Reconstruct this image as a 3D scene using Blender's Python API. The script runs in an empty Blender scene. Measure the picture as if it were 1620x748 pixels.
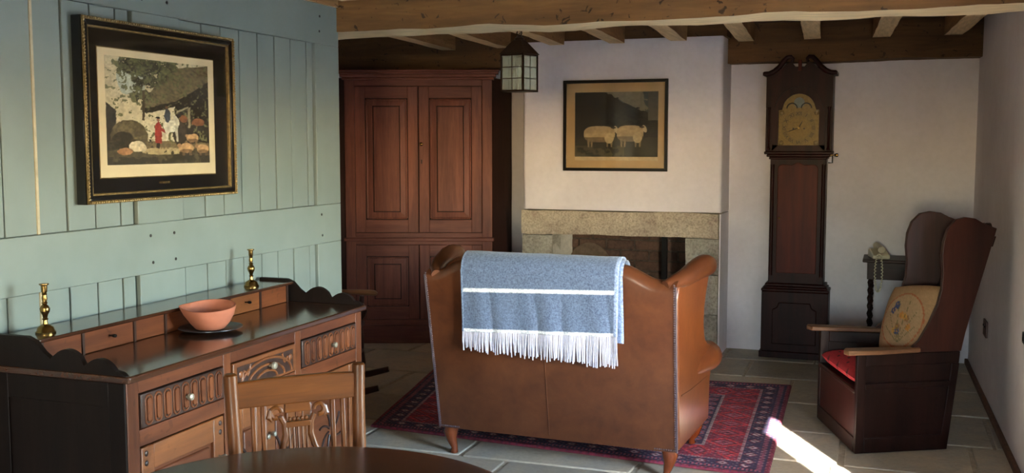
import bpy, bmesh, math, random
import numpy as np
from mathutils import Vector, Matrix, noise as mnoise

random.seed(7)
RNG = np.random.RandomState(11)
SC = bpy.context.scene
COL = SC.collection
R = math.radians

# ------------------------------------------------------------------ camera
cam_d = bpy.data.cameras.new('camera')
cam_d.sensor_width = 36.0
cam_d.lens = 36.0 * 1650.0 / 1620.0
cam_d.clip_start = 0.05
cam = bpy.data.objects.new('camera', cam_d)
COL.objects.link(cam)
cam.location = (0.0, 0.0, 1.5)
cam.rotation_euler = (R(90.0) - math.atan(146.0 / 1650.0), 0.0, R(19.9))
SC.camera = cam

# ------------------------------------------------------------------ exposure
SC.view_settings.view_transform = 'Standard'
SC.view_settings.look = 'None'
SC.view_settings.gamma = 1.0
SC.view_settings.use_curve_mapping = False
SC.view_settings.exposure = 3.92
SC.cycles.diffuse_bounces = 6
SC.cycles.max_bounces = 14
SC.cycles.transparent_max_bounces = 16

# ------------------------------------------------------------------ sky and sun
SUN_EL = R(28.0)
HEAD = Vector((-0.465, 0.885, 0.0)).normalized()          # heading of the sunlight over the floor
world = bpy.data.worlds.new('daylight')
SC.world = world
world.use_nodes = True
wn = world.node_tree.nodes
sky = wn.new('ShaderNodeTexSky')
sky.sky_type = 'NISHITA'
sky.sun_disc = False
sky.sun_elevation = SUN_EL
sky.sun_rotation = math.atan2(-HEAD.x, -HEAD.y)
sky.air_density = 1.0
sky.dust_density = 0.5
sky.ozone_density = 1.0
world.node_tree.links.new(sky.outputs[0], wn['Background'].inputs[0])
wn['Background'].inputs[1].default_value = 1.0

sun_d = bpy.data.lights.new('sun', 'SUN')
sun_d.energy = 14.0
sun_d.angle = R(0.8)
sun_d.color = (1.0, 0.96, 0.90)
sun = bpy.data.objects.new('sun', sun_d)
COL.objects.link(sun)
sdir = Vector((HEAD.x * math.cos(SUN_EL), HEAD.y * math.cos(SUN_EL), -math.sin(SUN_EL)))
sun.rotation_euler = sdir.to_track_quat('-Z', 'Y').to_euler()
sun.location = (6, -8, 6)

WINDOWS = [(2.55, 3.47, 0.55, 1.74)]   # y0, y1, z0, z1 in the right wall
WALL_T = 0.30
def wall_x(y):
    return 0.70 - 0.0208 * y
for i, (a, b, c, d) in enumerate(WINDOWS):
    pd = bpy.data.lights.new('window_portal', 'AREA')
    pd.shape = 'RECTANGLE'
    pd.size = b - a
    pd.size_y = d - c
    pd.cycles.is_portal = True
    po = bpy.data.objects.new('window_portal', pd)
    COL.objects.link(po)
    po.location = (wall_x((a + b) / 2) + WALL_T - 0.02, (a + b) / 2, (c + d) / 2)
    po.rotation_euler = Vector((-1, 0, 0)).to_track_quat('-Z', 'Z').to_euler()

FILL_WIN = (-0.42, 0.22, 1.00, 1.75)                           # x0, x1, z0, z1 of an unseen window added behind the viewer for fill light
pd = bpy.data.lights.new('window_portal', 'AREA')
pd.shape = 'RECTANGLE'
pd.size = FILL_WIN[1] - FILL_WIN[0]; pd.size_y = FILL_WIN[3] - FILL_WIN[2]
pd.cycles.is_portal = True
po = bpy.data.objects.new('window_portal', pd)
COL.objects.link(po)
po.location = ((FILL_WIN[0] + FILL_WIN[1]) / 2, -1.83, (FILL_WIN[2] + FILL_WIN[3]) / 2)
po.rotation_euler = Vector((0, 1, 0)).to_track_quat('-Z', 'Z').to_euler()

# ------------------------------------------------------------------ helpers
def lin(c):
    return tuple(((v / 255.0) / 12.92 if v / 255.0 <= 0.04045 else ((v / 255.0 + 0.055) / 1.055) ** 2.4) for v in c)
def lin4(c):
    return lin(c) + (1.0,)
def npl(c):
    return np.array(lin(c))

class MB:
    def __init__(s):
        s.v = []; s.f = []
    def add(s, vs, fs):
        o = len(s.v)
        s.v += [tuple(p) for p in vs]
        s.f += [tuple(i + o for i in q) for q in fs]
        return s
    def box(s, x0, x1, y0, y1, z0, z1, M=None):
        vs = [Vector(p) for p in ((x0,y0,z0),(x1,y0,z0),(x1,y1,z0),(x0,y1,z0),(x0,y0,z1),(x1,y0,z1),(x1,y1,z1),(x0,y1,z1))]
        if M is not None: vs = [M @ p for p in vs]
        return s.add(vs, [(0,3,2,1),(4,5,6,7),(0,1,5,4),(1,2,6,5),(2,3,7,6),(3,0,4,7)])
    def cbox(s, c, d, M=None):
        return s.box(c[0]-d[0]/2, c[0]+d[0]/2, c[1]-d[1]/2, c[1]+d[1]/2, c[2]-d[2]/2, c[2]+d[2]/2, M)
    def prism(s, pts, f0, f1):
        """pts: 2D polygon; f0 / f1 map a 2D point to the two end faces"""
        n = len(pts)
        vs = [f0(p) for p in pts] + [f1(p) for p in pts]
        fs = [tuple(range(n)), tuple(range(2*n-1, n-1, -1))]
        fs += [(i, (i+1) % n, n + (i+1) % n, n + i) for i in range(n)]
        return s.add(vs, fs)
    def prism_x(s, pts, x0, x1):
        return s.prism(pts, lambda p: (x0, p[0], p[1]), lambda p: (x1, p[0], p[1]))
    def prism_y(s, pts, y0, y1):
        return s.prism(pts, lambda p: (p[0], y0, p[1]), lambda p: (p[0], y1, p[1]))
    def prism_z(s, pts, z0, z1):
        return s.prism(pts, lambda p: (p[0], p[1], z0), lambda p: (p[0], p[1], z1))
    def lathe(s, prof, n=20, M=None, c=(0,0,0)):
        vs = []; fs = []
        for r, z in prof:
            for k in range(n):
                a = 2 * math.pi * k / n
                p = Vector((c[0] + r * math.cos(a), c[1] + r * math.sin(a), c[2] + z))
                vs.append(M @ p if M is not None else p)
        for i in range(len(prof) - 1):
            for k in range(n):
                k2 = (k + 1) % n
                fs.append((i*n+k, i*n+k2, (i+1)*n+k2, (i+1)*n+k))
        fs.append(tuple(range(n-1, -1, -1)))
        o = (len(prof) - 1) * n
        fs.append(tuple(o + k for k in range(n)))
        return s.add(vs, fs)
    def tube(s, path, rad, n=10, closed=False, flat=None):
        path = [Vector(p) for p in path]
        m = len(path)
        if not hasattr(rad, '__len__'): rad = [rad] * m
        vs = []; fs = []
        up = None
        for i, p in enumerate(path):
            if closed: t = path[(i+1) % m] - path[i-1]
            elif i == 0: t = path[1] - p
            elif i == m-1: t = p - path[i-1]
            else: t = path[i+1] - path[i-1]
            t.normalize()
            if up is None:
                up = Vector((0,0,1)) if abs(t.z) < 0.9 else Vector((1,0,0))
            a = (up - t * up.dot(t))
            if a.length < 1e-5: a = t.orthogonal()
            a.normalize(); b = t.cross(a); up = a
            for k in range(n):
                w = 2 * math.pi * k / n
                vs.append(p + (a * math.cos(w) * (flat or 1.0) + b * math.sin(w)) * rad[i])
        for i in range(m if closed else m - 1):
            j = (i + 1) % m
            for k in range(n):
                k2 = (k + 1) % n
                fs.append((i*n+k, i*n+k2, j*n+k2, j*n+k))
        if not closed:
            fs.append(tuple(range(n-1, -1, -1)))
            fs.append(tuple((m-1)*n + k for k in range(n)))
        return s.add(vs, fs)
    def sphere(s, c, r, n=12, m=8, sc=(1,1,1)):
        prof = [(max(1e-4, r * math.sin(math.pi * i / m)), -r * math.cos(math.pi * i / m)) for i in range(m + 1)]
        M = Matrix.Translation(c) @ Matrix.Diagonal((sc[0], sc[1], sc[2], 1))
        return s.lathe(prof, n, M)
    def grid(s, P, wrap_u=False, wrap_v=False):
        nu = len(P); nv = len(P[0])
        vs = [p for row in P for p in row]
        fs = []
        for i in range(nu if wrap_u else nu - 1):
            for j in range(nv if wrap_v else nv - 1):
                i2 = (i+1) % nu; j2 = (j+1) % nv
                fs.append((i*nv+j, i2*nv+j, i2*nv+j2, i*nv+j2))
        return s.add(vs, fs)
    def mesh(s, name, smooth=40, recalc=True):
        me = bpy.data.meshes.new(name)
        me.from_pydata([tuple(p) for p in s.v], [], s.f)
        if recalc:
            bm = bmesh.new(); bm.from_mesh(me)
            bmesh.ops.recalc_face_normals(bm, faces=bm.faces)
            bm.to_mesh(me); bm.free()
        if smooth:
            me.polygons.foreach_set('use_smooth', [True] * len(me.polygons))
            me.set_sharp_from_angle(angle=R(smooth))
        me.update()
        return me
    def build(s, name, mat, parent=None, bevel=0.0, smooth=40, seg=2, recalc=True, sub=0):
        me = s.mesh(name, smooth, recalc)
        return link(name, me, mat, parent, bevel, seg, sub)

def link(name, me, mat, parent=None, bevel=0.0, seg=2, sub=0):
    o = bpy.data.objects.new(name, me)
    COL.objects.link(o)
    if mat is not None and not me.materials: me.materials.append(mat)
    if parent is not None: o.parent = parent
    if bevel > 0:
        b = o.modifiers.new('bevel', 'BEVEL')
        b.width = bevel; b.segments = seg; b.limit_method = 'ANGLE'; b.angle_limit = R(35)
        b.harden_normals = False
    if sub:
        m = o.modifiers.new('sub', 'SUBSURF'); m.levels = sub; m.render_levels = sub
    return o

def tag(o, label, cat=None, group=None, kind=None):
    o['label'] = label
    if cat: o['category'] = cat
    if group: o['group'] = group
    if kind: o['kind'] = kind
    return o
def thing(name, label, cat, loc=(0,0,0), rz=0.0, group=None):
    o = bpy.data.objects.new(name, None)
    o.empty_display_size = 0.1
    COL.objects.link(o)
    o.location = loc; o.rotation_euler = (0, 0, rz)
    return tag(o, label, cat, group)
def struct(o, label=None):
    o['kind'] = 'structure'
    if label: o['label'] = label
    return o

def np_grid(name, P, mat, parent=None, colors=None, smooth=True):
    """P: (nu, nv, 3) array of points, colors: (nu, nv, 3) linear colours stored on the points"""
    nu, nv = P.shape[:2]
    me = bpy.data.meshes.new(name)
    idx = np.arange(nu * nv).reshape(nu, nv)
    q = np.stack([idx[:-1,:-1], idx[1:,:-1], idx[1:,1:], idx[:-1,1:]], -1).reshape(-1, 4)
    me.vertices.add(nu * nv)
    me.vertices.foreach_set('co', np.ascontiguousarray(P, dtype=np.float32).ravel())
    me.loops.add(q.size)
    me.loops.foreach_set('vertex_index', q.ravel().astype(np.int32))
    me.polygons.add(len(q))
    me.polygons.foreach_set('loop_start', np.arange(0, q.size, 4, dtype=np.int32))
    me.polygons.foreach_set('use_smooth', np.full(len(q), smooth))
    me.update(calc_edges=True)
    if colors is not None:
        at = me.color_attributes.new('print', 'FLOAT_COLOR', 'POINT')
        c4 = np.ones((nu * nv, 4), dtype=np.float32)
        c4[:, :3] = np.clip(colors.reshape(-1, 3), 0, 1)
        at.data.foreach_set('color', c4.ravel())
    me.validate()
    return link(name, me, mat, parent)

# value noise in numpy for printed and woven colours
def vnoise(U, V, f, seed=0):
    r = np.random.RandomState(seed).rand(64, 64)
    x = U * f; y = V * f
    xi = np.floor(x).astype(int); yi = np.floor(y).astype(int)
    fx = x - xi; fy = y - yi
    fx = fx*fx*(3-2*fx); fy = fy*fy*(3-2*fy)
    g = lambda i, j: r[i % 64, j % 64]
    return (g(xi,yi)*(1-fx) + g(xi+1,yi)*fx)*(1-fy) + (g(xi,yi+1)*(1-fx) + g(xi+1,yi+1)*fx)*fy
def fbm(U, V, f, seed=0):
    return 0.5*vnoise(U,V,f,seed) + 0.3*vnoise(U,V,f*2.1,seed+1) + 0.2*vnoise(U,V,f*4.3,seed+2)
def inpoly(U, V, pts):
    c = np.zeros(U.shape, bool)
    n = len(pts)
    for i in range(n):
        x0, y0 = pts[i]; x1, y1 = pts[(i+1) % n]
        if y0 == y1: continue
        k = ((V >= min(y0,y1)) & (V < max(y0,y1)) & (U < (x1-x0)*(V-y0)/(y1-y0)+x0))
        c ^= k
    return c
def inell(U, V, cx, cy, rx, ry, a=0.0):
    dx = U-cx; dy = V-cy
    x = dx*math.cos(a)+dy*math.sin(a); y = -dx*math.sin(a)+dy*math.cos(a)
    return (x/rx)**2 + (y/ry)**2 < 1

# ------------------------------------------------------------------ materials
def new_mat(name):
    m = bpy.data.materials.new(name); m.use_nodes = True
    nt = m.node_tree
    return m, nt, nt.nodes['Principled BSDF'], nt.nodes, nt.links
def set_in(b, **kw):
    for k, v in kw.items():
        b.inputs[k.replace('_', ' ')].default_value = v
def tex_coord(ns, ls, scale=(1,1,1), rot=(0,0,0)):
    tc = ns.new('ShaderNodeTexCoord'); mp = ns.new('ShaderNodeMapping')
    mp.inputs['Scale'].default_value = scale; mp.inputs['Rotation'].default_value = rot
    ls.new(tc.outputs['Object'], mp.inputs['Vector'])
    return mp.outputs['Vector']
def noise_node(ns, ls, vec, scale, detail=4, rough=0.55, dist=0.0):
    n = ns.new('ShaderNodeTexNoise')
    n.inputs['Scale'].default_value = scale; n.inputs['Detail'].default_value = detail
    n.inputs['Roughness'].default_value = rough; n.inputs['Distortion'].default_value = dist
    ls.new(vec, n.inputs['Vector'])
    return n.outputs['Fac']
def ramp(ns, ls, fac, stops):
    r = ns.new('ShaderNodeValToRGB')
    el = r.color_ramp.elements
    while len(el) < len(stops): el.new(0.5)
    for e, (p, c) in zip(el, stops):
        e.position = p; e.color = c
    ls.new(fac, r.inputs['Fac'])
    return r.outputs['Color']
def mix(ns, ls, fac, a, b, mode='MIX'):
    m = ns.new('ShaderNodeMix'); m.data_type = 'RGBA'; m.blend_type = mode
    if hasattr(fac, 'links'): ls.new(fac, m.inputs[0])
    else: m.inputs[0].default_value = fac
    for v, i in ((a, 6), (b, 7)):
        if hasattr(v, 'links'): ls.new(v, m.inputs[i])
        else: m.inputs[i].default_value = v
    return m.outputs[2]
def bump(ns, ls, b, h, strength=0.3, dist=0.002):
    n = ns.new('ShaderNodeBump')
    n.inputs['Strength'].default_value = strength; n.inputs['Distance'].default_value = dist
    ls.new(h, n.inputs['Height']); ls.new(n.outputs['Normal'], b.inputs['Normal'])

def wood(name, dark, light, axis='z', rough=0.4, scale=14, coat=0.0, spots=0.0, bstr=0.25, blot=0.35, objrand=0.0, under=None, spec=0.4):
    m, nt, b, ns, ls = new_mat(name)
    s = {'x': (0.09,1,1), 'y': (1,0.09,1), 'z': (1,1,0.09)}[axis]
    vec = tex_coord(ns, ls, s)
    g = noise_node(ns, ls, vec, scale, 6, 0.6, 0.6)
    g2 = noise_node(ns, ls, vec, scale*7, 3, 0.6)
    big = noise_node(ns, ls, tex_coord(ns, ls), 5.0, 3)
    c = ramp(ns, ls, g, [(0.28, lin4(dark)), (0.72, lin4(light))])
    c2 = ramp(ns, ls, g2, [(0.3, (0.62,0.6,0.58,1)), (0.65, (1,1,1,1))])
    c = mix(ns, ls, 0.55, c, c2, 'MULTIPLY')
    c3 = ramp(ns, ls, big, [(0.3, (0.6,0.57,0.55,1)), (0.65, (1,1,1,1))])
    c = mix(ns, ls, blot, c, c3, 'MULTIPLY')
    if spots:
        sp = noise_node(ns, ls, tex_coord(ns, ls, (1,1,1)), 22, 2, 0.5, 1.0)
        c4 = ramp(ns, ls, sp, [(0.30, (0.12,0.09,0.07,1)), (0.36, (1,1,1,1))])
        c = mix(ns, ls, spots, c, c4, 'MULTIPLY')
    if objrand:
        oi = ns.new('ShaderNodeObjectInfo')
        c5 = ramp(ns, ls, oi.outputs['Random'], [(0.0, (1-objrand,)*3+(1,)), (1.0, (1,1,1,1))])
        c = mix(ns, ls, 1.0, c, c5, 'MULTIPLY')
    if under:                                   # limewash on the underside, made paler to paint in light off the floor
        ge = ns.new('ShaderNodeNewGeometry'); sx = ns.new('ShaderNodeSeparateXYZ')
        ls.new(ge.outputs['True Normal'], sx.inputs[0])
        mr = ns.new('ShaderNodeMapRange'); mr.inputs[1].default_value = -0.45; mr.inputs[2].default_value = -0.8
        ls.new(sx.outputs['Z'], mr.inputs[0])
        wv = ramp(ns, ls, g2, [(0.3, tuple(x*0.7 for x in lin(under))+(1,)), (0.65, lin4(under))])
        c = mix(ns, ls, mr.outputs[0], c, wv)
    ls.new(c, b.inputs['Base Color'])
    set_in(b, Roughness=rough, Coat_Weight=coat, Coat_Roughness=0.15, Specular_IOR_Level=spec)
    bump(ns, ls, b, g2, bstr, 0.001)
    return m

def plain(name, col, rough=0.5, metal=0.0, var=0.12, scale=30, bstr=0.1, coat=0.0, sheen=0.0):
    m, nt, b, ns, ls = new_mat(name)
    v = noise_node(ns, ls, tex_coord(ns, ls), scale, 4)
    d = tuple(x*(1-var*2) for x in lin(col)) + (1,)
    c = ramp(ns, ls, v, [(0.3, d), (0.7, lin4(col))])
    ls.new(c, b.inputs['Base Color'])
    set_in(b, Roughness=rough, Metallic=metal, Coat_Weight=coat, Sheen_Weight=sheen)
    bump(ns, ls, b, v, bstr, 0.001)
    return m

def plaster(name, a, c2, stain=None):
    m, nt, b, ns, ls = new_mat(name)
    vec = tex_coord(ns, ls)
    big = noise_node(ns, ls, vec, 1.6, 4, 0.6, 0.4)
    fine = noise_node(ns, ls, vec, 26, 5, 0.6)
    c = ramp(ns, ls, big, [(0.3, lin4(a)), (0.7, lin4(c2))])
    f = ramp(ns, ls, fine, [(0.3, (0.9,0.9,0.9,1)), (0.6, (1,1,1,1))])
    c = mix(ns, ls, 0.5, c, f, 'MULTIPLY')
    ls.new(c, b.inputs['Base Color'])
    set_in(b, Roughness=0.92)
    med = noise_node(ns, ls, vec, 9, 5, 0.6)
    bump(ns, ls, b, med, 0.35, 0.006)
    return m

def painted(name, base, worn, rough=0.55, objrand=0.07):
    m, nt, b, ns, ls = new_mat(name)
    vec = tex_coord(ns, ls, (1,1,0.12))
    g = noise_node(ns, ls, vec, 26, 5, 0.6)
    big = noise_node(ns, ls, tex_coord(ns, ls), 3.0, 4, 0.6)
    c = ramp(ns, ls, big, [(0.3, lin4(worn)), (0.7, lin4(base))])
    oi = ns.new('ShaderNodeObjectInfo')
    r = ramp(ns, ls, oi.outputs['Random'], [(0.0, (1-objrand,)*3+(1,)), (1.0, (1,1,1,1))])
    c = mix(ns, ls, 1.0, c, r, 'MULTIPLY')
    ls.new(c, b.inputs['Base Color'])
    set_in(b, Roughness=rough)
    bump(ns, ls, b, g, 0.25, 0.001)
    return m

def stone(name, cols, scale=9, peck=90, rough=0.85, objrand=0.2, pecks=0.6, dist=0.006):
    m, nt, b, ns, ls = new_mat(name)
    vec = tex_coord(ns, ls)
    oi = ns.new('ShaderNodeObjectInfo')
    av = ns.new('ShaderNodeVectorMath'); av.operation = 'ADD'
    ls.new(vec, av.inputs[0])
    sc = ns.new('ShaderNodeVectorMath'); sc.operation = 'SCALE'
    cb = ns.new('ShaderNodeCombineXYZ')
    for k in range(3): ls.new(oi.outputs['Random'], cb.inputs[k])
    ls.new(cb.outputs[0], sc.inputs[0]); sc.inputs['Scale'].default_value = 37.0
    ls.new(sc.outputs[0], av.inputs[1])
    vv = av.outputs[0]
    big = noise_node(ns, ls, vv, scale, 5, 0.65, 0.5)
    n = len(cols)
    c = ramp(ns, ls, big, [(0.25 + 0.5*i/(n-1), lin4(k)) for i, k in enumerate(cols)])
    fine = noise_node(ns, ls, vv, peck, 3, 0.6)
    f = ramp(ns, ls, fine, [(0.32, (0.45,0.43,0.42,1)), (0.58, (1,1,1,1))])
    c = mix(ns, ls, pecks, c, f, 'MULTIPLY')
    r = ramp(ns, ls, oi.outputs['Random'], [(0.0, (1-objrand,)*3+(1,)), (1.0, (1,1,1,1))])
    c = mix(ns, ls, 1.0, c, r, 'MULTIPLY')
    ls.new(c, b.inputs['Base Color'])
    set_in(b, Roughness=rough)
    bump(ns, ls, b, fine, 0.6, dist)
    return m

def print_mat(name, rough=0.8, coat=0.0, weave=0.0, bscale=500):
    m, nt, b, ns, ls = new_mat(name)
    a = ns.new('ShaderNodeAttribute'); a.attribute_name = 'print'
    ls.new(a.outputs['Color'], b.inputs['Base Color'])
    set_in(b, Roughness=rough, Coat_Weight=coat)
    if weave:
        n = noise_node(ns, ls, tex_coord(ns, ls), bscale, 2)
        bump(ns, ls, b, n, weave, 0.004)
    return m

def glass_mat(name, tint=(0.9,0.93,0.9), refl=0.12):
    m = bpy.data.materials.new(name); m.use_nodes = True
    nt = m.node_tree; ns = nt.nodes; ls = nt.links
    ns.remove(ns['Principled BSDF'])
    t = ns.new('ShaderNodeBsdfTransparent'); t.inputs[0].default_value = tint + (1,)
    g = ns.new('ShaderNodeBsdfGlossy'); g.inputs['Roughness'].default_value = 0.05
    lw = ns.new('ShaderNodeLayerWeight'); lw.inputs[0].default_value = 0.5
    pw = ns.new('ShaderNodeMath'); pw.operation = 'POWER'; pw.inputs[1].default_value = 4.0
    ma = ns.new('ShaderNodeMath'); ma.operation = 'MULTIPLY_ADD'; ma.inputs[1].default_value = 0.6; ma.inputs[2].default_value = 0.03
    ls.new(lw.outputs['Facing'], pw.inputs[0]); ls.new(pw.outputs[0], ma.inputs[0])
    mx = ns.new('ShaderNodeMixShader')
    ls.new(ma.outputs[0], mx.inputs[0]); ls.new(t.outputs[0], mx.inputs[1]); ls.new(g.outputs[0], mx.inputs[2])
    ls.new(mx.outputs[0], ns['Material Output'].inputs[0])
    return m

M = {}
M['plaster'] = plaster('lime_plaster', (219,212,217), (233,228,233))
M['plaster_grey'] = plaster('lime_plaster_grey', (196,186,178), (214,206,198))
M['panel'] = painted('blue_green_paint', (126,136,131), (117,127,122))
M['panel_gap'] = plain('gap_shadow_paint', (52,58,54), 0.9)
M['bare_edge'] = plain('bare_pale_wood', (190,176,146), 0.7)
M['peg'] = plain('dark_peg', (40,38,34), 0.8)
M['flag'] = stone('flagstone', [(158,146,127),(190,177,153),(173,166,151),(206,194,170)], 3.0, 45, 0.62, 0.32, 0.25, 0.003)
M['mortar'] = plain('lime_mortar', (176,164,144), 0.95, var=0.2)
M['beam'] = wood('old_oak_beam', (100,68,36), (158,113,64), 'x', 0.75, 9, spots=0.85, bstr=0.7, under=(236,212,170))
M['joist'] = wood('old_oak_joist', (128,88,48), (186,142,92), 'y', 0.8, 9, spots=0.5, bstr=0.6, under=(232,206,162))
M['plate'] = wood('old_oak_wall_plate', (78,54,30), (128,90,52), 'x', 0.8, 9, spots=0.7, bstr=0.7)
M['ceil'] = wood('old_ceiling_boards', (74,48,30), (120,82,52), 'x', 0.85, 6)
M['lintel'] = stone('tooled_sandstone', [(150,124,114),(188,172,152),(204,190,168),(168,152,136)], 7, 75, 0.9, 0.1, 0.75, 0.012)
M['jamb'] = stone('grey_sandstone', [(134,128,118),(172,166,152),(190,184,168)], 8, 60, 0.9, 0.15, 0.7, 0.012)
M['brick'] = stone('sooty_brick', [(74,56,48),(108,82,68),(92,66,56)], 8, 60, 0.95, 0.35, 0.5)
M['soot'] = plain('sooty_mortar', (92,80,70), 0.95, var=0.3)
M['hearth_paint'] = plain('limewash', (196,190,176), 0.95)
M['iron'] = plain('black_iron', (26,24,23), 0.55, 0.6)
# ================================================================== SETTING
# ---- floor: mortar bed + flagstones
fl = MB().box(-4.6, 1.3, -1.8, 8.2, -0.12, -0.008).build('floor', M['mortar'])
struct(fl, 'grey and buff stone flag floor with pale mortar joints')
def jit(a): return random.uniform(-a, a)
y = -1.6
row = 0
while y < 8.1:
    h = random.choice([0.46, 0.54, 0.62])
    x = -4.5 + random.uniform(0, 0.4) - 0.4
    while x < 1.2:
        w = random.uniform(0.5, 0.95)
        g = 0.011
        pts = [(x+g+jit(.006), y+g+jit(.006)), (x+w-g+jit(.006), y+g+jit(.006)), (x+w-g+jit(.006), y+h-g+jit(.006)), (x+g+jit(.006), y+h-g+jit(.006))]
        zt = jit(0.0015) - 0.0015
        MB().prism_z(pts, -0.05, zt).build('flagstone', M['flag'], fl, bevel=0.006, seg=2)
        x += w
    y += h
    row += 1

# ---- ceiling with joists
ce = MB().box(-4.5, 1.2, -1.8, 8.1, 2.335, 2.42).build('ceiling', M['ceil'])
struct(ce, 'low boarded ceiling carried on oak joists')
def hewn(x0, x1, y0, y1, z0, z1, n=(30, 5, 5), amp=0.006, seed=0.0, f=None):
    """a hand-hewn timber: a box cut into a grid whose skin wanders a little"""
    mb = MB()
    nx, ny, nz = n
    def pt(a, b, c):
        p = Vector((x0+(x1-x0)*a, y0+(y1-y0)*b, z0+(z1-z0)*c))
        q = p * 3.1 + Vector((seed, seed*1.7, -seed))
        d = Vector((mnoise.noise(q), mnoise.noise(q+Vector((9,0,0))), mnoise.noise(q+Vector((0,9,0)))))
        e = mnoise.noise(q*5)
        p = p + d*amp*1.6 + Vector((0,1,1))*e*amp*0.5
        return f(p) if f else p
    def face(fn, a, b):
        mb.grid([[fn(i/a, j/b) for j in range(b+1)] for i in range(a+1)])
    face(lambda a,b: pt(a,b,0), nx, ny); face(lambda a,b: pt(a,b,1), nx, ny)
    face(lambda a,b: pt(a,0,b), nx, nz); face(lambda a,b: pt(a,1,b), nx, nz)
    face(lambda a,b: pt(0,a,b), ny, nz); face(lambda a,b: pt(1,a,b), ny, nz)
    return mb
def weld(o, d=1e-4):
    bm = bmesh.new(); bm.from_mesh(o.data)
    bmesh.ops.remove_doubles(bm, verts=bm.verts, dist=d)
    bmesh.ops.recalc_face_normals(bm, faces=bm.faces)
    bm.to_mesh(o.data); bm.free()
    o.data.polygons.foreach_set('use_smooth', [True]*len(o.data.polygons))
    o.data.set_sharp_from_angle(angle=R(40))
    return o
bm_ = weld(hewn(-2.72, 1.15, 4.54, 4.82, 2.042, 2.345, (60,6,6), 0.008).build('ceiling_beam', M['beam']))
struct(bm_, 'heavy rough oak main beam running across the room')
pl_ = weld(hewn(-1.10, 0.62, 7.50, 7.70, 2.068, 2.338, (40,5,6), 0.007, 4.0).build('wall_plate_beam', M['plate']))
struct(pl_, 'brown oak wall beam above the longcase clock')
pl2 = weld(hewn(-4.3, -2.50, 7.42, 7.70, 2.07, 2.338, (30,5,6), 0.007, 7.0).build('wall_plate_beam', M['plate']))
struct(pl2, 'dark oak wall beam above the corner cupboard')
struct(weld(hewn(-2.55, -1.08, 7.315, 7.60, 2.238, 2.338, (40,5,4), 0.004, 9.0).build('wall_plate_beam', M['plate'])), 'brown oak timber lying along the top of the chimney breast')
LEAN = -0.058
for i in range(-1, 9):
    xc = 0.36 - 0.4455 * i
    if xc < -4.2: continue
    f = lambda p, xc=xc: Vector((p.x + LEAN * (p.y - 7.55), p.y, p.z))
    y1 = 7.60
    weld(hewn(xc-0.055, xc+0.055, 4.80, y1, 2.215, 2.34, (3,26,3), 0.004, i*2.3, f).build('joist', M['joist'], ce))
for i in range(0, 9):                                   # joists on the near side of the main beam
    xc = 0.70 - 0.4455 * i - 0.345 + 0.31
    if xc < -2.6: continue
    f = lambda p, xc=xc: Vector((p.x + LEAN * (p.y - 4.5), p.y, p.z))
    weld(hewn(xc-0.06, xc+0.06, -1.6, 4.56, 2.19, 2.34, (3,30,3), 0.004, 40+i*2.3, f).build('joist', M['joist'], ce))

# ---- left partition: boards between rails and stiles
WX = -2.55
wl = MB().box(WX-0.09, WX-0.022, -1.6, 4.558, 0, 2.16).build('wall_left', M['panel_gap'])
struct(wl, 'blue-green painted plank-and-muntin partition wall')
def rail(y0, y1, z0, z1, nm, p=0.0):
    MB().box(WX-0.03, WX+p, y0, y1, z0, z1).build(nm, M['panel'], wl, bevel=0.003)
rail(-1.6, 4.556, 1.972, 2.158, 'rail')
rail(-1.6, 4.556, 1.026, 1.211, 'rail')
rail(-1.6, 4.556, 0.0, 0.16, 'rail')
for y0, y1 in ((3.078, 3.335), (4.335, 4.556)):
    for z0, z1 in ((1.211, 1.972), (0.16, 1.026)):
        rail(y0, y1, z0, z1, 'stile')
ju = [-1.6 + 0.135*i for i in range(0, 30) if -1.6 + 0.135*i < 2.40] + [2.479, 2.612, 2.742, 2.873, 2.997, 3.064]
jb = [3.342, 3.485, 3.610, 3.738, 3.873, 4.002, 4.132, 4.269, 4.323]
for js in (ju, jb):
    for a, b in zip(js[:-1], js[1:]):
        for z0, z1 in ((1.212, 1.971), (0.161, 1.025)):
            off = random.uniform(-0.003, 0.0015)
            MB().box(WX-0.03, WX-0.008+off, a+0.0030, b-0.0030, z0, z1).build('plank', M['panel'], wl, bevel=0.002, seg=1)
for z0, z1 in ((1.212, 1.971), (0.161, 1.025)):
    MB().box(WX-0.03, WX-0.004, 2.607, 2.617, z0, z1).build('edge_strip', M['bare_edge'], wl)
for yy, zz in ((3.14,1.165),(3.275,1.165),(3.15,1.065),(3.28,1.065),(4.37,1.165),(4.375,1.065),(3.13,2.02),(3.27,2.025),(4.375,2.03),(4.38,2.10),(3.14,2.10)):
    MB().lathe([(0.006,-0.012),(0.006,0.0015),(0.004,0.002)], 8, Matrix.Translation((WX, yy, zz)) @ Matrix.Rotation(R(90),4,'Y')).build('peg', M['peg'], wl)
struct(weld(hewn(-2.66, -2.54, -1.6, 4.56, 2.16, 2.34, (3,40,4), 0.004, 3.0).build('trim_1', M['joist'])), 'oak head beam along the top of the painted partition')

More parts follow.
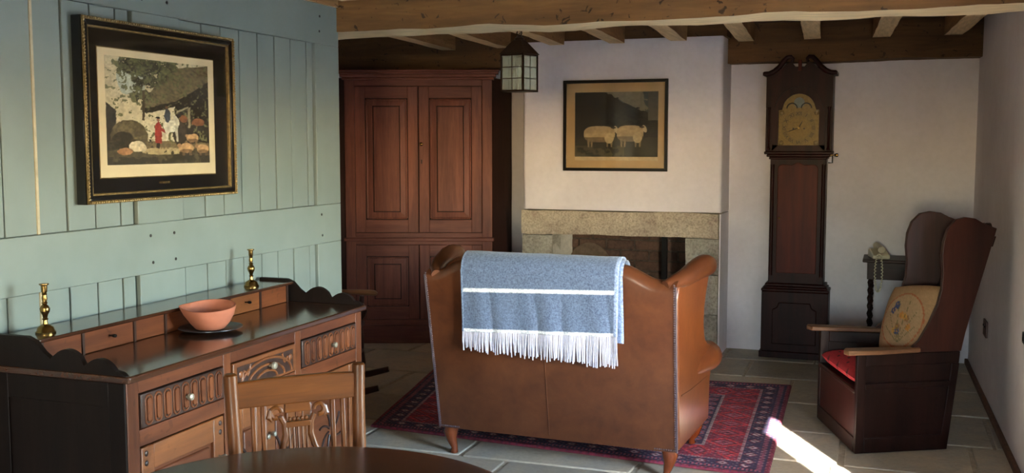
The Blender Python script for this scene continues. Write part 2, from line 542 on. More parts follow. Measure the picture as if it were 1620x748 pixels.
# ---- plastered walls
def rough_wall(name, x0, x1, z0, z1, y0, depth, mat, amp=0.006, n=(40,30), sx=1):
    """a wall facing -y with a gently uneven plaster face and a solid back"""
    mb = MB()
    mb.grid([[ (x0+(x1-x0)*i/n[0], y0 + amp*mnoise.noise(Vector((x0+(x1-x0)*i/n[0], 1.3, z0+(z1-z0)*j/n[1]))*2.3) , z0+(z1-z0)*j/n[1]) for j in range(n[1]+1)] for i in range(n[0]+1)])
    mb.box(x0, x1, y0+amp*1.5, y0+depth, z0, z1)
    return mb
wb = rough_wall('wall_back', -4.5, 1.2, 0, 2.34, 7.70, 0.25, M['plaster_grey']).build('wall_back', M['plaster'], recalc=False)
struct(wb, 'limewashed back wall behind the longcase clock')
wr = MB()
def sk(v): return (v[0] + wall_x(v[1]), v[1], v[2])
def wbox(mb, d0, d1, y0, y1, z0, z1):
    p = [(d0,y0,z0),(d1,y0,z0),(d1,y1,z0),(d0,y1,z0),(d0,y0,z1),(d1,y0,z1),(d1,y1,z1),(d0,y1,z1)]
    mb.add([sk(v) for v in p], [(0,3,2,1),(4,5,6,7),(0,1,5,4),(1,2,6,5),(2,3,7,6),(3,0,4,7)])
ws = sorted(WINDOWS)
yp = -1.8
for a, b, c, d in ws:
    wbox(wr, 0, WALL_T, yp, a, 0, 2.36)
    wbox(wr, 0, WALL_T, a, b, 0, c)
    wbox(wr, 0, WALL_T, a, b, d, 2.36)
    yp = b
wbox(wr, 0, WALL_T, yp, 8.0, 0, 2.36)
wro = wr.build('wall_right', M['plaster'])
struct(wro, 'limewashed right-hand wall with small windows')
bsb = MB(); wbox(bsb, -0.022, 0.0, 3.6, 7.7, 0, 0.035)
struct(bsb.build('baseboard_right', plain('brown_skirting', (112,76,52), 0.8, var=0.25), bevel=0.004), 'thin brown skirting at the foot of the right wall')
fx0, fx1, fz0, fz1 = FILL_WIN
wf = MB().box(-4.6, fx0, -1.85, -1.6, 0, 2.36).box(fx1, 1.3, -1.85, -1.6, 0, 2.36).box(fx0, fx1, -1.85, -1.6, 0, fz0).box(fx0, fx1, -1.85, -1.6, fz1, 2.36)
struct(wf.build('wall_front', M['plaster_grey']), 'plastered wall with an added fill window behind the viewer')
struct(MB().box(-4.5, -4.25, 4.3, 8.0, 0, 2.36).build('wall_far_left', M['plaster']), 'plastered wall left of the corner cupboard')
struct(MB().box(-4.5, -2.575, 4.35, 4.555, 0, 2.36).build('wall_passage', M['plaster']), 'plastered return wall behind the painted partition')

M['win_white'] = plain('window_paint', (226,222,212), 0.5)
M['win_glass'] = glass_mat('window_glass', (0.97,0.98,0.97))
for k, (a, b, c, d) in enumerate(WINDOWS):
    xo = wall_x((a+b)/2) + WALL_T - 0.06
    w = MB()
    t = 0.035
    w.box(xo, xo+0.045, a, a+t, c, d); w.box(xo, xo+0.045, b-t, b, c, d)
    w.box(xo, xo+0.045, a+t, b-t, c, c+t); w.box(xo, xo+0.045, a+t, b-t, d-t, d)
    wo = w.build('window_%d' % (k+1), M['win_white'])
    struct(wo, 'small cottage window in the right wall, %s the viewer' % ('further from' if k == 0 else 'nearest'))
    ny = 2
    for i in range(1, ny):
        yy = a + (b-a)*(i/ny) + 0.06
        MB().box(xo+0.01, xo+0.035, yy-0.012, yy+0.012, c+t, d-t).build('glazing_bar', M['win_white'], wo)
    MB().box(xo+0.02, xo+0.024, a+t, b-t, c+t, d-t).build('pane', M['win_glass'], wo)
    MB().box(xo-WALL_T+0.03, xo, a+0.01, b-0.01, c+0.0005, c+0.02).build('window_sill', M['win_white'], wo, bevel=0.004)
w = MB(); t = 0.04; yo = -1.82
w.box(fx0, fx0+t, yo, yo+0.045, fz0, fz1).box(fx1-t, fx1, yo, yo+0.045, fz0, fz1).box(fx0+t, fx1-t, yo, yo+0.045, fz0, fz0+t).box(fx0+t, fx1-t, yo, yo+0.045, fz1-t, fz1)
wo = w.build('window_%d' % (len(WINDOWS)+1), M['win_white'])
struct(wo, 'unseen fill-light window added in the wall behind the viewer')
MB().box((fx0+fx1)/2-0.012, (fx0+fx1)/2+0.012, yo+0.01, yo+0.035, fz0+t, fz1-t).build('glazing_bar', M['win_white'], wo)
MB().box(fx0+t, fx1-t, yo+0.01, yo+0.035, (fz0+fz1)/2-0.012, (fz0+fz1)/2+0.012).build('glazing_bar', M['win_white'], wo)
MB().box(fx0+t, fx1-t, yo+0.02, yo+0.024, fz0+t, fz1-t).build('pane', M['win_glass'], wo)
gr = MB().box(-30, 1.05, -30, -1.86, -0.5, -0.3).box(1.05, 40, -30, 40, -0.5, -0.3).build('ground', plain('garden_ground', (128,130,128), 0.95, var=0.2))
struct(gr, 'garden ground outside the windows')

# ---- chimney breast and stone fireplace
CY = 7.30
CX0, CX1 = -2.56, -1.10
def breast():
    mb = MB()
    n = 30; m = 26; z0, z1 = 1.023, 2.240
    r = 0.03
    # front face with softly rounded arrises, sides running back to the wall
    def pt(s, z):
        w = CX1 - CX0
        if s < 0.1: x, y = CX0, CY + r + (0.1-s)/0.1*(7.72-CY-r)
        elif s < 0.14: a = (s-0.1)/0.04*math.pi/2; x, y = CX0 + r - r*math.cos(a), CY + r - r*math.sin(a)
        elif s < 0.86: x, y = CX0 + r + (s-0.14)/0.72*(w-2*r), CY
        elif s < 0.90: a = (s-0.86)/0.04*math.pi/2; x, y = CX1 - r + r*math.sin(a), CY + r - r*math.cos(a)
        else: x, y = CX1, CY + r + (s-0.9)/0.1*(7.72-CY-r)
        q = Vector((x*2.2, y*2.2, z*2.2))
        return (x + 0.007*mnoise.noise(q+Vector((5,0,0))), y + 0.007*mnoise.noise(q), z)
    ss = sorted(set([0, 0.05, 0.1, 0.11, 0.12, 0.13, 0.14] + [0.14 + 0.72*i/n for i in range(n+1)] + [0.87, 0.88, 0.89, 0.9, 0.95, 1.0]))
    mb.grid([[pt(s, z0 + (z1-z0)*j/m) for j in range(m+1)] for s in ss])
    # underside above the lintel
    mb.box(CX0+0.01, CX1-0.01, CY+0.012, 7.72, z0, z0+0.03)
    return mb
cb = breast().build('wall_chimney', M['plaster'], recalc=False)
struct(cb, 'white plastered chimney breast above the stone lintel')
# plastered side masonry beside the jambs
struct(MB().box(-1.110, CX1, CY+0.02, 7.72, 0, 1.012).build('wall_chimney_side', M['plaster']), 'plastered side of the chimney breast beside the clock')
struct(MB().box(CX0-0.004, -2.563, CY+0.02, 7.72, 0, 1.012).build('wall_chimney_side', M['plaster']), 'plastered side of the chimney breast beside the cupboard')

fp = thing('fireplace', 'stone fireplace with tooled lintel and sooty brick back behind the sofa', 'fireplace', (-1.83, CY, 0))
def rstone(x0, x1, y0, y1, z0, z1, seed, n=(24,4,8), amp=0.005):
    return hewn(x0, x1, y0, y1, z0, z1, n, amp, seed)
def fpl(name, mb, mat):
    mb.v = [(v[0]+1.83, v[1]-CY, v[2]) for v in mb.v]
    return weld(mb.build(name, mat, fp))
fpl('lintel', rstone(-2.562, -1.112, CY-0.015, CY+0.20, 0.842, 1.016, 1.0, (70,6,12), 0.006), M['lintel'])
for z0, z1, s in ((0.0,0.30,2.),(0.306,0.585,3.),(0.591,0.836,4.)):
    fpl('jamb_stone', rstone(-2.558, -2.325, CY-0.008, CY+0.20, z0, z1, s, (14,6,14)), M['jamb'])
    fpl('jamb_stone', rstone(-1.338, -1.112, CY-0.008, CY+0.20, z0, z1, s+5, (14,6,14)), M['jamb'])
# brick recess: back and cheeks
FB = 7.64
bk = MB().box(-2.34, -1.32, FB, FB+0.04, 0, 0.98)
bk.box(-2.40, -2.325, CY+0.2, FB+0.02, 0, 0.98); bk.box(-1.338, -1.26, CY+0.2, FB+0.02, 0, 0.98)
bk.box(-2.40, -1.26, CY+0.2, FB+0.02, 0.98, 1.01)
fpl('recess', bk, M['soot'])
bmesh_brick = {}
def bricks_on_back():
    z = 0.02; r = 0
    while z < 0.93:
        x = -2.32 - (0.11 if r % 2 else 0)
        while x < -1.34:
            a = max(x, -2.322); b = min(x+0.205, -1.342)
            if b - a > 0.05:
                key = (round(b-a,3), r % 3)
                if key not in bmesh_brick:
                    bmesh_brick[key] = MB().box(0, b-a, -0.012, 0.01, 0, 0.066).mesh('brick', 0)
                o = link('brick', bmesh_brick[key], M['brick'], fp, bevel=0.004, seg=1)
                o.location = (a+1.83, FB-CY + jit(0.003), z)
            x += 0.217
        z += 0.077; r += 1
bricks_on_back()
# limewashed splay on the left cheek, pale arched patch, iron post
sp = MB().prism_z([(-2.325, CY+0.005),(-2.325,CY+0.2),(-2.27,FB-0.01),(-2.325,FB-0.01),(-2.35,CY+0.1)], 0.0, 0.838)
fpl('splayed_cheek', sp, M['hearth_paint'])
ar = MB()
ap = [(-2.29,0.30)] + [(-2.13-0.16*math.cos(a), 0.595+0.16*math.sin(a)) for a in [math.pi*i/14 for i in range(15)]] + [(-1.97,0.30)]
ar.prism_y(ap, FB-0.03, FB-0.014)
fpl('fireback_stone', ar, plain('pale_fireback', (112,94,78), 0.95, var=0.2))
fpl('flue_post', MB().box(-1.565, -1.53, FB-0.08, FB-0.03, 0.0, 0.86), M['iron'])
MB().box(-0.75, 0.75, -0.35, -0.02, 0.0, 0.03).build('hearth_slab', M['jamb'], fp, bevel=0.006)
# ================================================================== FURNITURE MATERIALS
M['dresser'] = wood('dresser_oak', (66,32,19), (118,66,38), 'y', 0.42, 12, coat=0.05, spots=0.35, spec=0.3)
M['dresser_v'] = wood('dresser_oak_upright', (68,33,19), (120,68,38), 'z', 0.42, 12, coat=0.05, spots=0.3, spec=0.3)
M['dresser_dark'] = wood('dresser_shaded_dark_oak', (18,12,11), (32,22,18), 'z', 0.5, 12, spec=0.15)  # dark carcass oak, blackened to paint in the shade on the near end
M['dresser_top'] = wood('dresser_polished_top', (44,24,16), (80,46,28), 'y', 0.16, 10, coat=0.5, bstr=0.06)
M['carve'] = wood('dresser_carving', (32,21,19), (64,42,34), 'z', 0.42, 16, coat=0.1)
M['oak_panel'] = wood('dresser_light_panel', (84,44,23), (134,80,42), 'y', 0.42, 12, coat=0.1, spots=0.3)
M['brass'] = plain('polished_brass', (158,128,76), 0.25, 1.0, var=0.15, bstr=0.03)
M['pewter_knob'] = plain('pale_worn_knob', (168,160,142), 0.35, 0.5, var=0.15)
M['terracotta'] = plain('terracotta', (176,104,78), 0.8, var=0.10, scale=16)
M['dark_glaze'] = plain('dark_pewter_plate', (62,66,70), 0.28, 0.55, var=0.1)
M['lime_oak'] = wood('golden_oak_chair', (76,39,12), (114,64,22), 'z', 0.4, 16, coat=0.1, spec=0.3)
M['lime_oak_x'] = wood('golden_oak_chair_rail', (76,39,12), (114,64,22), 'x', 0.4, 16, coat=0.1, spec=0.3)
M['table'] = wood('table_dark_oak', (34,18,10), (66,38,22), 'x', 0.25, 8, coat=0.1, bstr=0.06, spec=0.3)
M['black'] = plain('black_lacquer', (16,14,13), 0.28, bstr=0.03)
M['gilt'] = plain('old_gilding', (150,126,80), 0.45, 0.6, var=0.25, scale=80)
M['paper'] = plain('aged_paper', (222,202,164), 0.85, var=0.06, scale=8)
M['print'] = print_mat('printed_picture', 0.7)
M['pic_glass'] = glass_mat('picture_glass', (0.97,0.97,0.96))

# ------------------------------------------------------------------ framed farm print on the partition
def frame_parts(root, w, h, mp, rings):
    """mp(u, v, d) -> local point, u along the width, v up, d out of the wall; rings: (name, inset0, inset1, d0, d1, mat)"""
    for nm, i0, i1, d0, d1, mat in rings:
        mb = MB()
        o = [(i0,i0),(w-i0,i0),(w-i0,h-i0),(i0,h-i0)]
        n = [(i1,i1),(w-i1,i1),(w-i1,h-i1),(i1,h-i1)]
        for k in range(4):
            j = (k+1) % 4
            q = [o[k], o[j], n[j], n[k]]
            mb.prism(q, lambda p: mp(p[0],p[1],d0), lambda p: mp(p[0],p[1],d1))
        mb.build(nm, mat, root, bevel=0.002, seg=1)

def farm_print(U, V):
    C = np.zeros(U.shape + (3,))
    n1 = fbm(U, V, 5, 1); n2 = fbm(U, V, 14, 5); n3 = vnoise(U, V, 60, 9); n4 = fbm(U, V, 28, 15)
    Uw = U + 0.018*(n4-0.5); Vw = V + 0.018*(fbm(U, V, 26, 17)-0.5)          # ragged drawn edges
    def put(mask, col, k=0.35, nn=None):
        nn = n2 if nn is None else nn
        C[mask] = (npl(col) * (1 - k + 2*k*nn[..., None]))[mask]
    put(np.ones(U.shape, bool), (196,180,146), 0.25, n1)
    put((V > 0.62) & (U < 0.45) & (n1 > 0.52), (168,172,158), 0.2, n1)
    put(V < 0.30 + 0.04*n1, (122,104,74), 0.5, n4)
    put(inpoly(Uw, Vw, [(0.35,0.22),(0.35,0.53),(0.68,0.62),(0.68,0.22)]), (206,192,158), 0.2, n4)           # cottage wall
    put(inpoly(Uw, Vw, [(0.66,0.24),(0.64,0.58),(1.01,0.80),(1.01,0.20)]), (46,38,30), 0.6, n4)             # barn inside
    th = 0.5*n4 + 0.5*vnoise(U*0.5+V*0.8, V*0.4-U*0.3, 70, 33)
    put(inpoly(Uw, Vw, [(0.30,0.52),(0.56,0.93),(1.01,1.0),(1.01,0.80),(0.66,0.585),(0.36,0.50)]), (112,98,70), 0.7, th)   # thatch
    put(inpoly(Uw, Vw, [(0.31,0.525),(0.36,0.485),(0.67,0.57),(1.01,0.78),(1.01,0.84),(0.66,0.62)]), (50,43,31), 0.5, n4)
    clump = np.zeros(U.shape)
    for cx, cy, r in ((0.20,0.93,0.13),(0.34,0.90,0.14),(0.46,0.93,0.13),(0.30,0.77,0.11),(0.40,0.80,0.12),(0.27,0.64,0.07),(0.36,0.66,0.09),(0.52,0.86,0.10),(0.60,0.95,0.10)):
        clump = np.maximum(clump, 1-np.hypot(U-cx, V-cy)/r)
    leaf = (clump*0.7 + (n4-0.5)*1.1 + (n3-0.5)*0.35) > 0.16
    put(leaf, (92,90,58), 0.8, n3*0.6+n4*0.4)
    put(leaf & (n4 < 0.45), (52,50,34), 0.5, n3)
    put((np.abs(Uw-0.335-0.05*(V-0.5)) < 0.012) & (V > 0.42) & (V < 0.7), (76,62,44), 0.3)
    put(inpoly(Uw, Vw, [(0,0.08),(0,0.58),(0.09,0.50),(0.075,0.14)]), (52,46,38), 0.6, n4)                   # shed at the left
    put(inell(Uw, Vw, 0.20, 0.26, 0.17, 0.16) & (V > 0.16), (104,90,62), 0.8, n4)                            # hay
    put(inell(Uw, Vw, 0.14, 0.22, 0.10, 0.09), (56,48,36), 0.6, n4)
    put((V < 0.24) & (U < 0.42) & (n4 > 0.5), (62,54,38), 0.6, n3)
    put((V < 0.10 + 0.07*n1), (84,74,52), 0.7, n4)
    put((V < 0.055 + 0.05*n1) & (n2 > 0.4), (52,46,34), 0.5, n4)
    put(inell(U, V, 0.52, 0.125, 0.22, 0.035) & (n4 > 0.36), (172,152,112), 0.3, n4)
    put(inpoly(Uw, Vw, [(0.775,0.55),(0.775,0.36),(0.80,0.36),(0.80,0.57)]), (158,146,116), 0.3)
    put(inpoly(Uw, Vw, [(0.66,0.50),(0.78,0.555),(0.78,0.575),(0.66,0.52)]), (158,146,116), 0.3)
    put(inell(Uw, Vw, 0.88, 0.415, 0.07, 0.038), (138,84,50), 0.6, n4)                                     # cattle in the barn
    put(inell(Uw, Vw, 0.73, 0.445, 0.04, 0.04), (128,78,46), 0.6, n4)
    put(inell(Uw, Vw, 0.685, 0.30, 0.07, 0.12), (66,56,44), 0.7, n4)
    put(inell(Uw, Vw, 0.60, 0.375, 0.075, 0.062), (214,206,184), 0.3, n4)                                  # pale horse
    put(inpoly(Uw, Vw, [(0.535,0.42),(0.548,0.22),(0.565,0.22),(0.59,0.36)]), (208,198,174), 0.3, n4)
    put(inpoly(Uw, Vw, [(0.635,0.38),(0.65,0.22),(0.665,0.22),(0.668,0.40)]), (190,180,156), 0.3, n4)
    put(inell(Uw, Vw, 0.655, 0.43, 0.022, 0.055, 0.5), (206,196,172), 0.3, n4)
    put(inell(Uw, Vw, 0.565, 0.475, 0.030, 0.070), (74,80,92), 0.4, n4)                                    # rider
    put(inell(Uw, Vw, 0.562, 0.560, 0.015, 0.020), (120,84,62), 0.2)
    put(inell(Uw, Vw, 0.562, 0.578, 0.020, 0.010), (40,32,28), 0.2)
    put(inpoly(Uw, Vw, [(0.435,0.20),(0.445,0.39),(0.475,0.42),(0.505,0.37),(0.50,0.20)]), (158,52,40), 0.4, n4)   # person in a red coat
    put(inpoly(Uw, Vw, [(0.49,0.37),(0.54,0.33),(0.54,0.30),(0.49,0.33)]), (150,50,40), 0.3, n4)
    put(inpoly(Uw, Vw, [(0.45,0.15),(0.45,0.20),(0.485,0.20),(0.48,0.15)]), (48,38,32), 0.3)
    put(inell(Uw, Vw, 0.470, 0.432, 0.015, 0.020), (150,104,78), 0.2)
    put(inell(Uw, Vw, 0.470, 0.452, 0.022, 0.011), (40,32,28), 0.2)
    for cx, cy, rx, ry in ((0.82,0.255,0.065,0.042),(0.75,0.155,0.078,0.050),(0.925,0.145,0.068,0.046)):
        put(inell(Uw, Vw, cx+0.01, cy-ry*0.9, rx*1.1, ry*0.5), (66,56,40), 0.5, n4)
        put(inell(Uw, Vw, cx, cy, rx, ry), (186,146,102), 0.5, n4)
        put(inell(Uw, Vw, cx, cy-ry*0.55, rx*0.85, ry*0.4), (136,102,70), 0.4, n4)
        put(inell(Uw, Vw, cx-rx*0.95, cy+ry*0.55, rx*0.28, ry*0.42), (168,128,90), 0.4, n4)
        for lx in (-0.55, -0.35, 0.4, 0.6):
            put(inpoly(U, V, [(cx+rx*lx,cy-ry*1.5),(cx+rx*lx,cy-ry*0.4),(cx+rx*(lx+.14),cy-ry*0.4),(cx+rx*(lx+.12),cy-ry*1.5)]), (124,94,64), 0.3)
    put(inell(Uw, Vw, 0.27, 0.170, 0.075, 0.052), (212,194,160), 0.4, n4)                                  # pale pig
    put(inell(Uw, Vw, 0.325, 0.150, 0.03, 0.03), (196,176,142), 0.4, n4)
    put(inell(Uw, Vw, 0.16, 0.125, 0.07, 0.035), (158,112,74), 0.6, n4)
    C *= (0.78 + 0.42*n3[..., None])
    return C
PW, PH = 0.846, 0.626
p1 = thing('framed_picture', 'large black and gilt framed farmyard print hung on the blue-green wall', 'picture', (WX, 2.775, 1.298))
mp = lambda u, v, d: (d, u, v)
frame_parts(p1, PW, PH, mp, [('frame', 0.0, 0.030, 0.001, 0.042, M['black']), ('gilt_edge', 0.001, 0.012, 0.042, 0.049, M['gilt']),
                             ('frame_slope', 0.012, 0.028, 0.03, 0.046, M['black']), ('gilt_line', 0.028, 0.036, 0.026, 0.042, M['gilt'])])
beads = MB()
for k in range(int(PW/0.011)):
    for v in (0.006, PH-0.006): beads.sphere((0.05, 0.006+k*0.011, v), 0.0042, 6, 4)
for k in range(int(PH/0.011)):
    for u in (0.006, PW-0.006): beads.sphere((0.05, u, 0.006+k*0.011), 0.0042, 6, 4)
bo = beads.build('beading', M['gilt'], p1); bo['kind'] = 'stuff'
MB().box(0.002, 0.030, 0.03, PW-0.03, 0.03, PH-0.03).build('black_mount', M['black'], p1)
MB().box(0.030, 0.0305, 0.080, 0.728, 0.084, 0.533).build('paper_edge', M['gilt'], p1)
MB().box(0.030, 0.0315, 0.084, 0.724, 0.088, 0.529).build('paper', M['paper'], p1)
n = 250
u = np.linspace(0, 1, n); U, V = np.meshgrid(u, u, indexing='ij')
P = np.stack([np.full_like(U, 0.0321), 0.116+U*0.572, 0.130+V*0.374], -1)
np_grid('print', P, M['print'], p1, farm_print(U, V))
cp = MB()
for a, b in ((0.385,0.392),(0.395,0.401),(0.404,0.418),(0.421,0.428),(0.431,0.445)): cp.box(0.030, 0.0306, a, b, 0.058, 0.066)
cp.build('caption', M['gilt'], p1)['kind'] = 'stuff'
MB().box(0.0335, 0.0345, 0.034, PW-0.034, 0.034, PH-0.034).build('glazing', M['pic_glass'], p1)

# ------------------------------------------------------------------ cattle / sheep print over the fireplace
def sheep_print(U, V):
    C = np.zeros(U.shape + (3,))
    n1 = fbm(U, V, 4, 21); n2 = fbm(U, V, 12, 25); n3 = vnoise(U, V, 40, 29)
    def put(mask, col, k=0.35, nn=None):
        nn = n2 if nn is None else nn
        C[mask] = (npl(col) * (1 - k + 2*k*nn[..., None]))[mask]
    put(np.ones(U.shape, bool), (44,40,34), 0.5, n1)
    skym = V > 1.02 - 0.62*(U-0.30) + 0.10*(n2-0.5)
    put(skym, (78,84,80), 0.35, n1)
    put(skym & (n1 > 0.56), (120,114,96), 0.25, n1)
    put(inell(U, V, 0.58, 0.79, 0.11, 0.03, -0.45) & skym, (150,136,108), 0.3)
    tree = (V < 0.80 - 0.5*np.abs(U-0.62) + 0.14*(n3-0.5)) & (U > 0.35)
    put(tree, (36,34,28), 0.5, n3)
    put((U > 0.88) & (V > 0.56), (92,88,78), 0.3, n1)
    put(V < 0.30, (50,46,34), 0.5, n2)
    put((V < 0.17) & (n2 > 0.45) & (U < 0.6), (78,72,52), 0.4, n2)
    for x0, x1, yb, head in ((0.11, 0.49, 0.35, 0), (0.51, 0.83, 0.36, 1)):
        cx = (x0+x1)/2; rx = (x1-x0)/2
        body = (np.abs((U-cx)/rx)**3.2 + np.abs((V-yb)/0.125)**2.6 < 1)
        put(body, (176,154,118), 0.28)
        put(body & (V < yb-0.045), (122,104,78), 0.3)
        for lx in (x0+0.05, x0+0.09, x1-0.10, x1-0.05):
            put(inpoly(U, V, [(lx,0.15),(lx-0.008,0.27),(lx+0.025,0.27),(lx+0.014,0.15)]), (138,120,92), 0.3)
        put(inell(U, V, x1-0.07, yb-0.06, 0.055, 0.085), (188,168,132), 0.2)
        put(inell(U, V, x1+0.012, yb+0.07, 0.024, 0.058, 0.25), (188,170,138), 0.2)
        put(inell(U, V, x1-0.02, yb+0.10, 0.03, 0.015), (64,54,44), 0.2)
    C *= (0.85 + 0.25*n3[..., None])
    return C
QW, QH = 0.764, 0.648
p2 = thing('framed_picture', 'thin black framed dark print of two pale animals above the fireplace', 'picture', (-2.238, CY-0.007, 1.308))
mp2 = lambda u, v, d: (u, -d, v)
frame_parts(p2, QW, QH, mp2, [('frame', 0.0, 0.022, 0.001, 0.024, M['black'])])
M['tan_mount'] = plain('foxed_tan_mount', (196,164,118), 0.85, var=0.10, scale=5)
MB().box(0.02, QW-0.02, -0.010, -0.001, 0.02, QH-0.02).build('mount', M['tan_mount'], p2)
MB().box(0.086, 0.694, -0.0108, -0.010, 0.075, 0.106).build('title_margin', plain('pale_title_margin', (206,182,142), 0.85), p2)
P = np.stack([0.086+U*0.608, np.full_like(U, -0.0114), 0.102+V*0.460], -1)
np_grid('print', P, M['print'], p2, sheep_print(U, V))
MB().box(0.02, QW-0.02, -0.0145, -0.0138, 0.02, QH-0.02).build('glazing', M['pic_glass'], p2)

# ------------------------------------------------------------------ dresser
DX, DY0, DL, DD = -2.535, 2.40, 1.42, 0.485         # local x: 0 at wall, DD at front; local y along the wall
TZ = 0.835
dr = thing('dresser', 'dark carved oak dresser with scalloped ends standing against the blue-green wall', 'dresser', (DX, DY0, 0))
F = DD                                               # front plane of the frame
MB().box(0.0, F+0.02, -0.012, DL+0.012, TZ-0.022, TZ).build('top', M['dresser_top'], dr, bevel=0.006, seg=3)
# end panels with a frame
for y0, y1 in ((0.0, 0.03), (DL-0.03, DL)):
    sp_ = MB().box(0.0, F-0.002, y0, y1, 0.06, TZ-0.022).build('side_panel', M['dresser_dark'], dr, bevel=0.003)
    ys = y0-0.007 if y0 == 0 else y1+0.0
    for z0, z1 in ((0.06,0.14),(0.42,0.48),(0.74,TZ-0.022)):
        MB().box(0.05, F-0.06, ys, ys+0.007, z0, z1).build('side_rail', M['dresser_dark'], sp_, bevel=0.002)
    for x0, x1 in ((0.0,0.05),(F-0.06,F-0.002)):
        MB().box(x0, x1, ys, ys+0.007, 0.0 if x0 else 0.0, TZ-0.022).build('side_stile', M['dresser_dark'], sp_, bevel=0.002)
MB().box(0.0, 0.02, 0.03, DL-0.03, 0.06, TZ-0.022).build('back_panel', M['dresser_dark'], dr)
MB().box(0.0, F-0.03, 0.03, DL-0.03, 0.06, 0.08).build('bottom', M['dresser_dark'], dr)
MB().box(F-0.06, F-0.035, 0.03, DL-0.03, 0.08, TZ-0.022).build('inner_front', M['dresser_dark'], dr)
# front frame: stiles and rails
for y0, y1 in ((0.0,0.050),(0.465,0.505),(0.905,0.945),(DL-0.047,DL)):
    MB().box(F-0.035, F, y0, y1, 0.0 if (y0 == 0 or y1 == DL) else 0.08, TZ-0.022).build('front_stile', M['dresser_v'], dr, bevel=0.002)
for z0, z1 in ((0.772, TZ-0.022), (0.612, 0.662), (0.06, 0.13)):
    for y0, y1 in ((0.050,0.465),(0.505,0.905),(0.945,DL-0.047)):
        MB().box(F-0.035, F-0.001, y0, y1, z0, z1).build('front_rail', M['dresser'], dr, bevel=0.002)
def knob(parent, y, z, x=F, r=0.012, mat=None):
    Mx = Matrix.Translation((x, y, z)) @ Matrix.Rotation(R(90), 4, 'Y')
    return MB().lathe([(r*0.45,-0.002),(r*0.4,0.010),(r*0.8,0.014),(r,0.020),(r*0.85,0.027),(r*0.3,0.030)], 14, Mx).build('knob', mat or M['pewter_knob'], parent)
# drawers
def oval(cy, cz, ry, rz, n=14):
    hz = rz - ry
    pts = []
    for k in range(n): 
        a = 2*math.pi*k/n
        pts.append((cy + ry*math.cos(a), cz + (hz if math.sin(a) >= 0 else -hz) + ry*math.sin(a)))
    return pts
for y0, y1 in ((0.056, 0.461), (0.950, DL-0.052)):
    z0, z1 = 0.666, 0.768
    d = MB().box(F-0.03, F+0.004, y0, y1, z0, z1).build('drawer', M['carve'], dr, bevel=0.003)
    fl_ = MB(); hd = MB()
    k = 9; w = (y1-y0-0.02)/k
    for i in range(k):
        cy = y0+0.01+w*(i+0.5)
        ring_o = oval(cy, (z0+z1)/2, w*0.36, 0.044); ring_i = oval(cy, (z0+z1)/2, w*0.22, 0.036)
        fl_.prism_x(ring_i, F+0.003, F+0.010)
        fl_.tube([(F+0.005, a, b) for a, b in ring_o], 0.0035, 6, closed=True)
    fl_.build('fluting', M['dresser_v'], d, bevel=0.002, seg=1)['kind'] = 'stuff'
    knob(d, (y0+y1)/2, (z0+z1)/2, F+0.004)
y0, y1 = 0.511, 0.899
d = MB().box(F-0.03, F+0.006, y0, y1, 0.666, 0.768).build('drawer', M['oak_panel'], dr, bevel=0.003)
MB().box(F+0.0055, F+0.0075, y0+0.02, y1-0.02, 0.676, 0.752).build('carved_ground', M['carve'], d)
cv = MB()
yc = (y0+y1)/2
for rr in (0.10, 0.07, 0.04):
    cv.tube([(F+0.008, yc + rr*1.6*math.cos(a), 0.678 + rr*0.72*math.sin(a)) for a in [math.pi*i/20 for i in range(21)]], 0.005, 8)
for sgn in (-1, 1):
    cv.tube([(F+0.008, yc+sgn*(0.10+0.05*t), 0.75-0.05*t-0.02*math.sin(t*6)) for t in [i/12 for i in range(13)]], 0.004, 8)
    cv.sphere((F+0.008, yc+sgn*0.155, 0.725), 0.012, 10, 6, (0.4,1,1))
cv.build('lunette_carving', M['oak_panel'], d)['kind'] = 'stuff'
knob(d, yc+0.02, 0.722, F+0.006, 0.014)
# lower doors and centre panel, each framed
def door(y0, y1, z0, z1, kn):
    d = MB().box(F-0.03, F-0.012, y0, y1, z0, z1).build('door', M['dresser'], dr)
    s = 0.055
    for a, b in ((y0, y0+s), (y1-s, y1)):
        MB().box(F-0.02, F, a, b, z0, z1).build('door_stile', M['oak_panel'], d, bevel=0.003)
    for a, b in ((z1-0.075, z1), (z0, z0+s)):
        MB().box(F-0.02, F-0.001, y0+s, y1-s, a, b).build('door_rail', M['oak_panel'], d, bevel=0.003)
    MB().box(F-0.02, F-0.005, y0+s+0.012, y1-s-0.012, z0+s+0.012, z1-0.087).build('door_panel', M['dresser'], d, bevel=0.006)
    c = MB()
    cy = (y0+y1)/2; cz = (z0+z1)/2
    for q in range(8):
        a = q*math.pi/4
        c.tube([(F-0.003, cy + r*math.cos(a+r*6)*0.9, cz + r*1.2*math.sin(a+r*6)) for r in [0.015+0.01*i for i in range(9)]], 0.005, 6)
    for yy in (y0+0.02, y1-0.02):
        for zz in (z1-0.02, z1-0.05): c.sphere((F, yy, zz), 0.009, 8, 5, (0.4,1,1))
    c.build('door_carving', M['carve'], d)['kind'] = 'stuff'
    knob(d, kn, z1-0.13, F, 0.010)
door(0.056, 0.459, 0.136, 0.606, 0.43)
door(0.511, 0.702, 0.136, 0.606, 0.685)
door(0.708, 0.899, 0.136, 0.606, 0.725)
door(0.951, DL-0.053, 0.136, 0.606, 0.98)
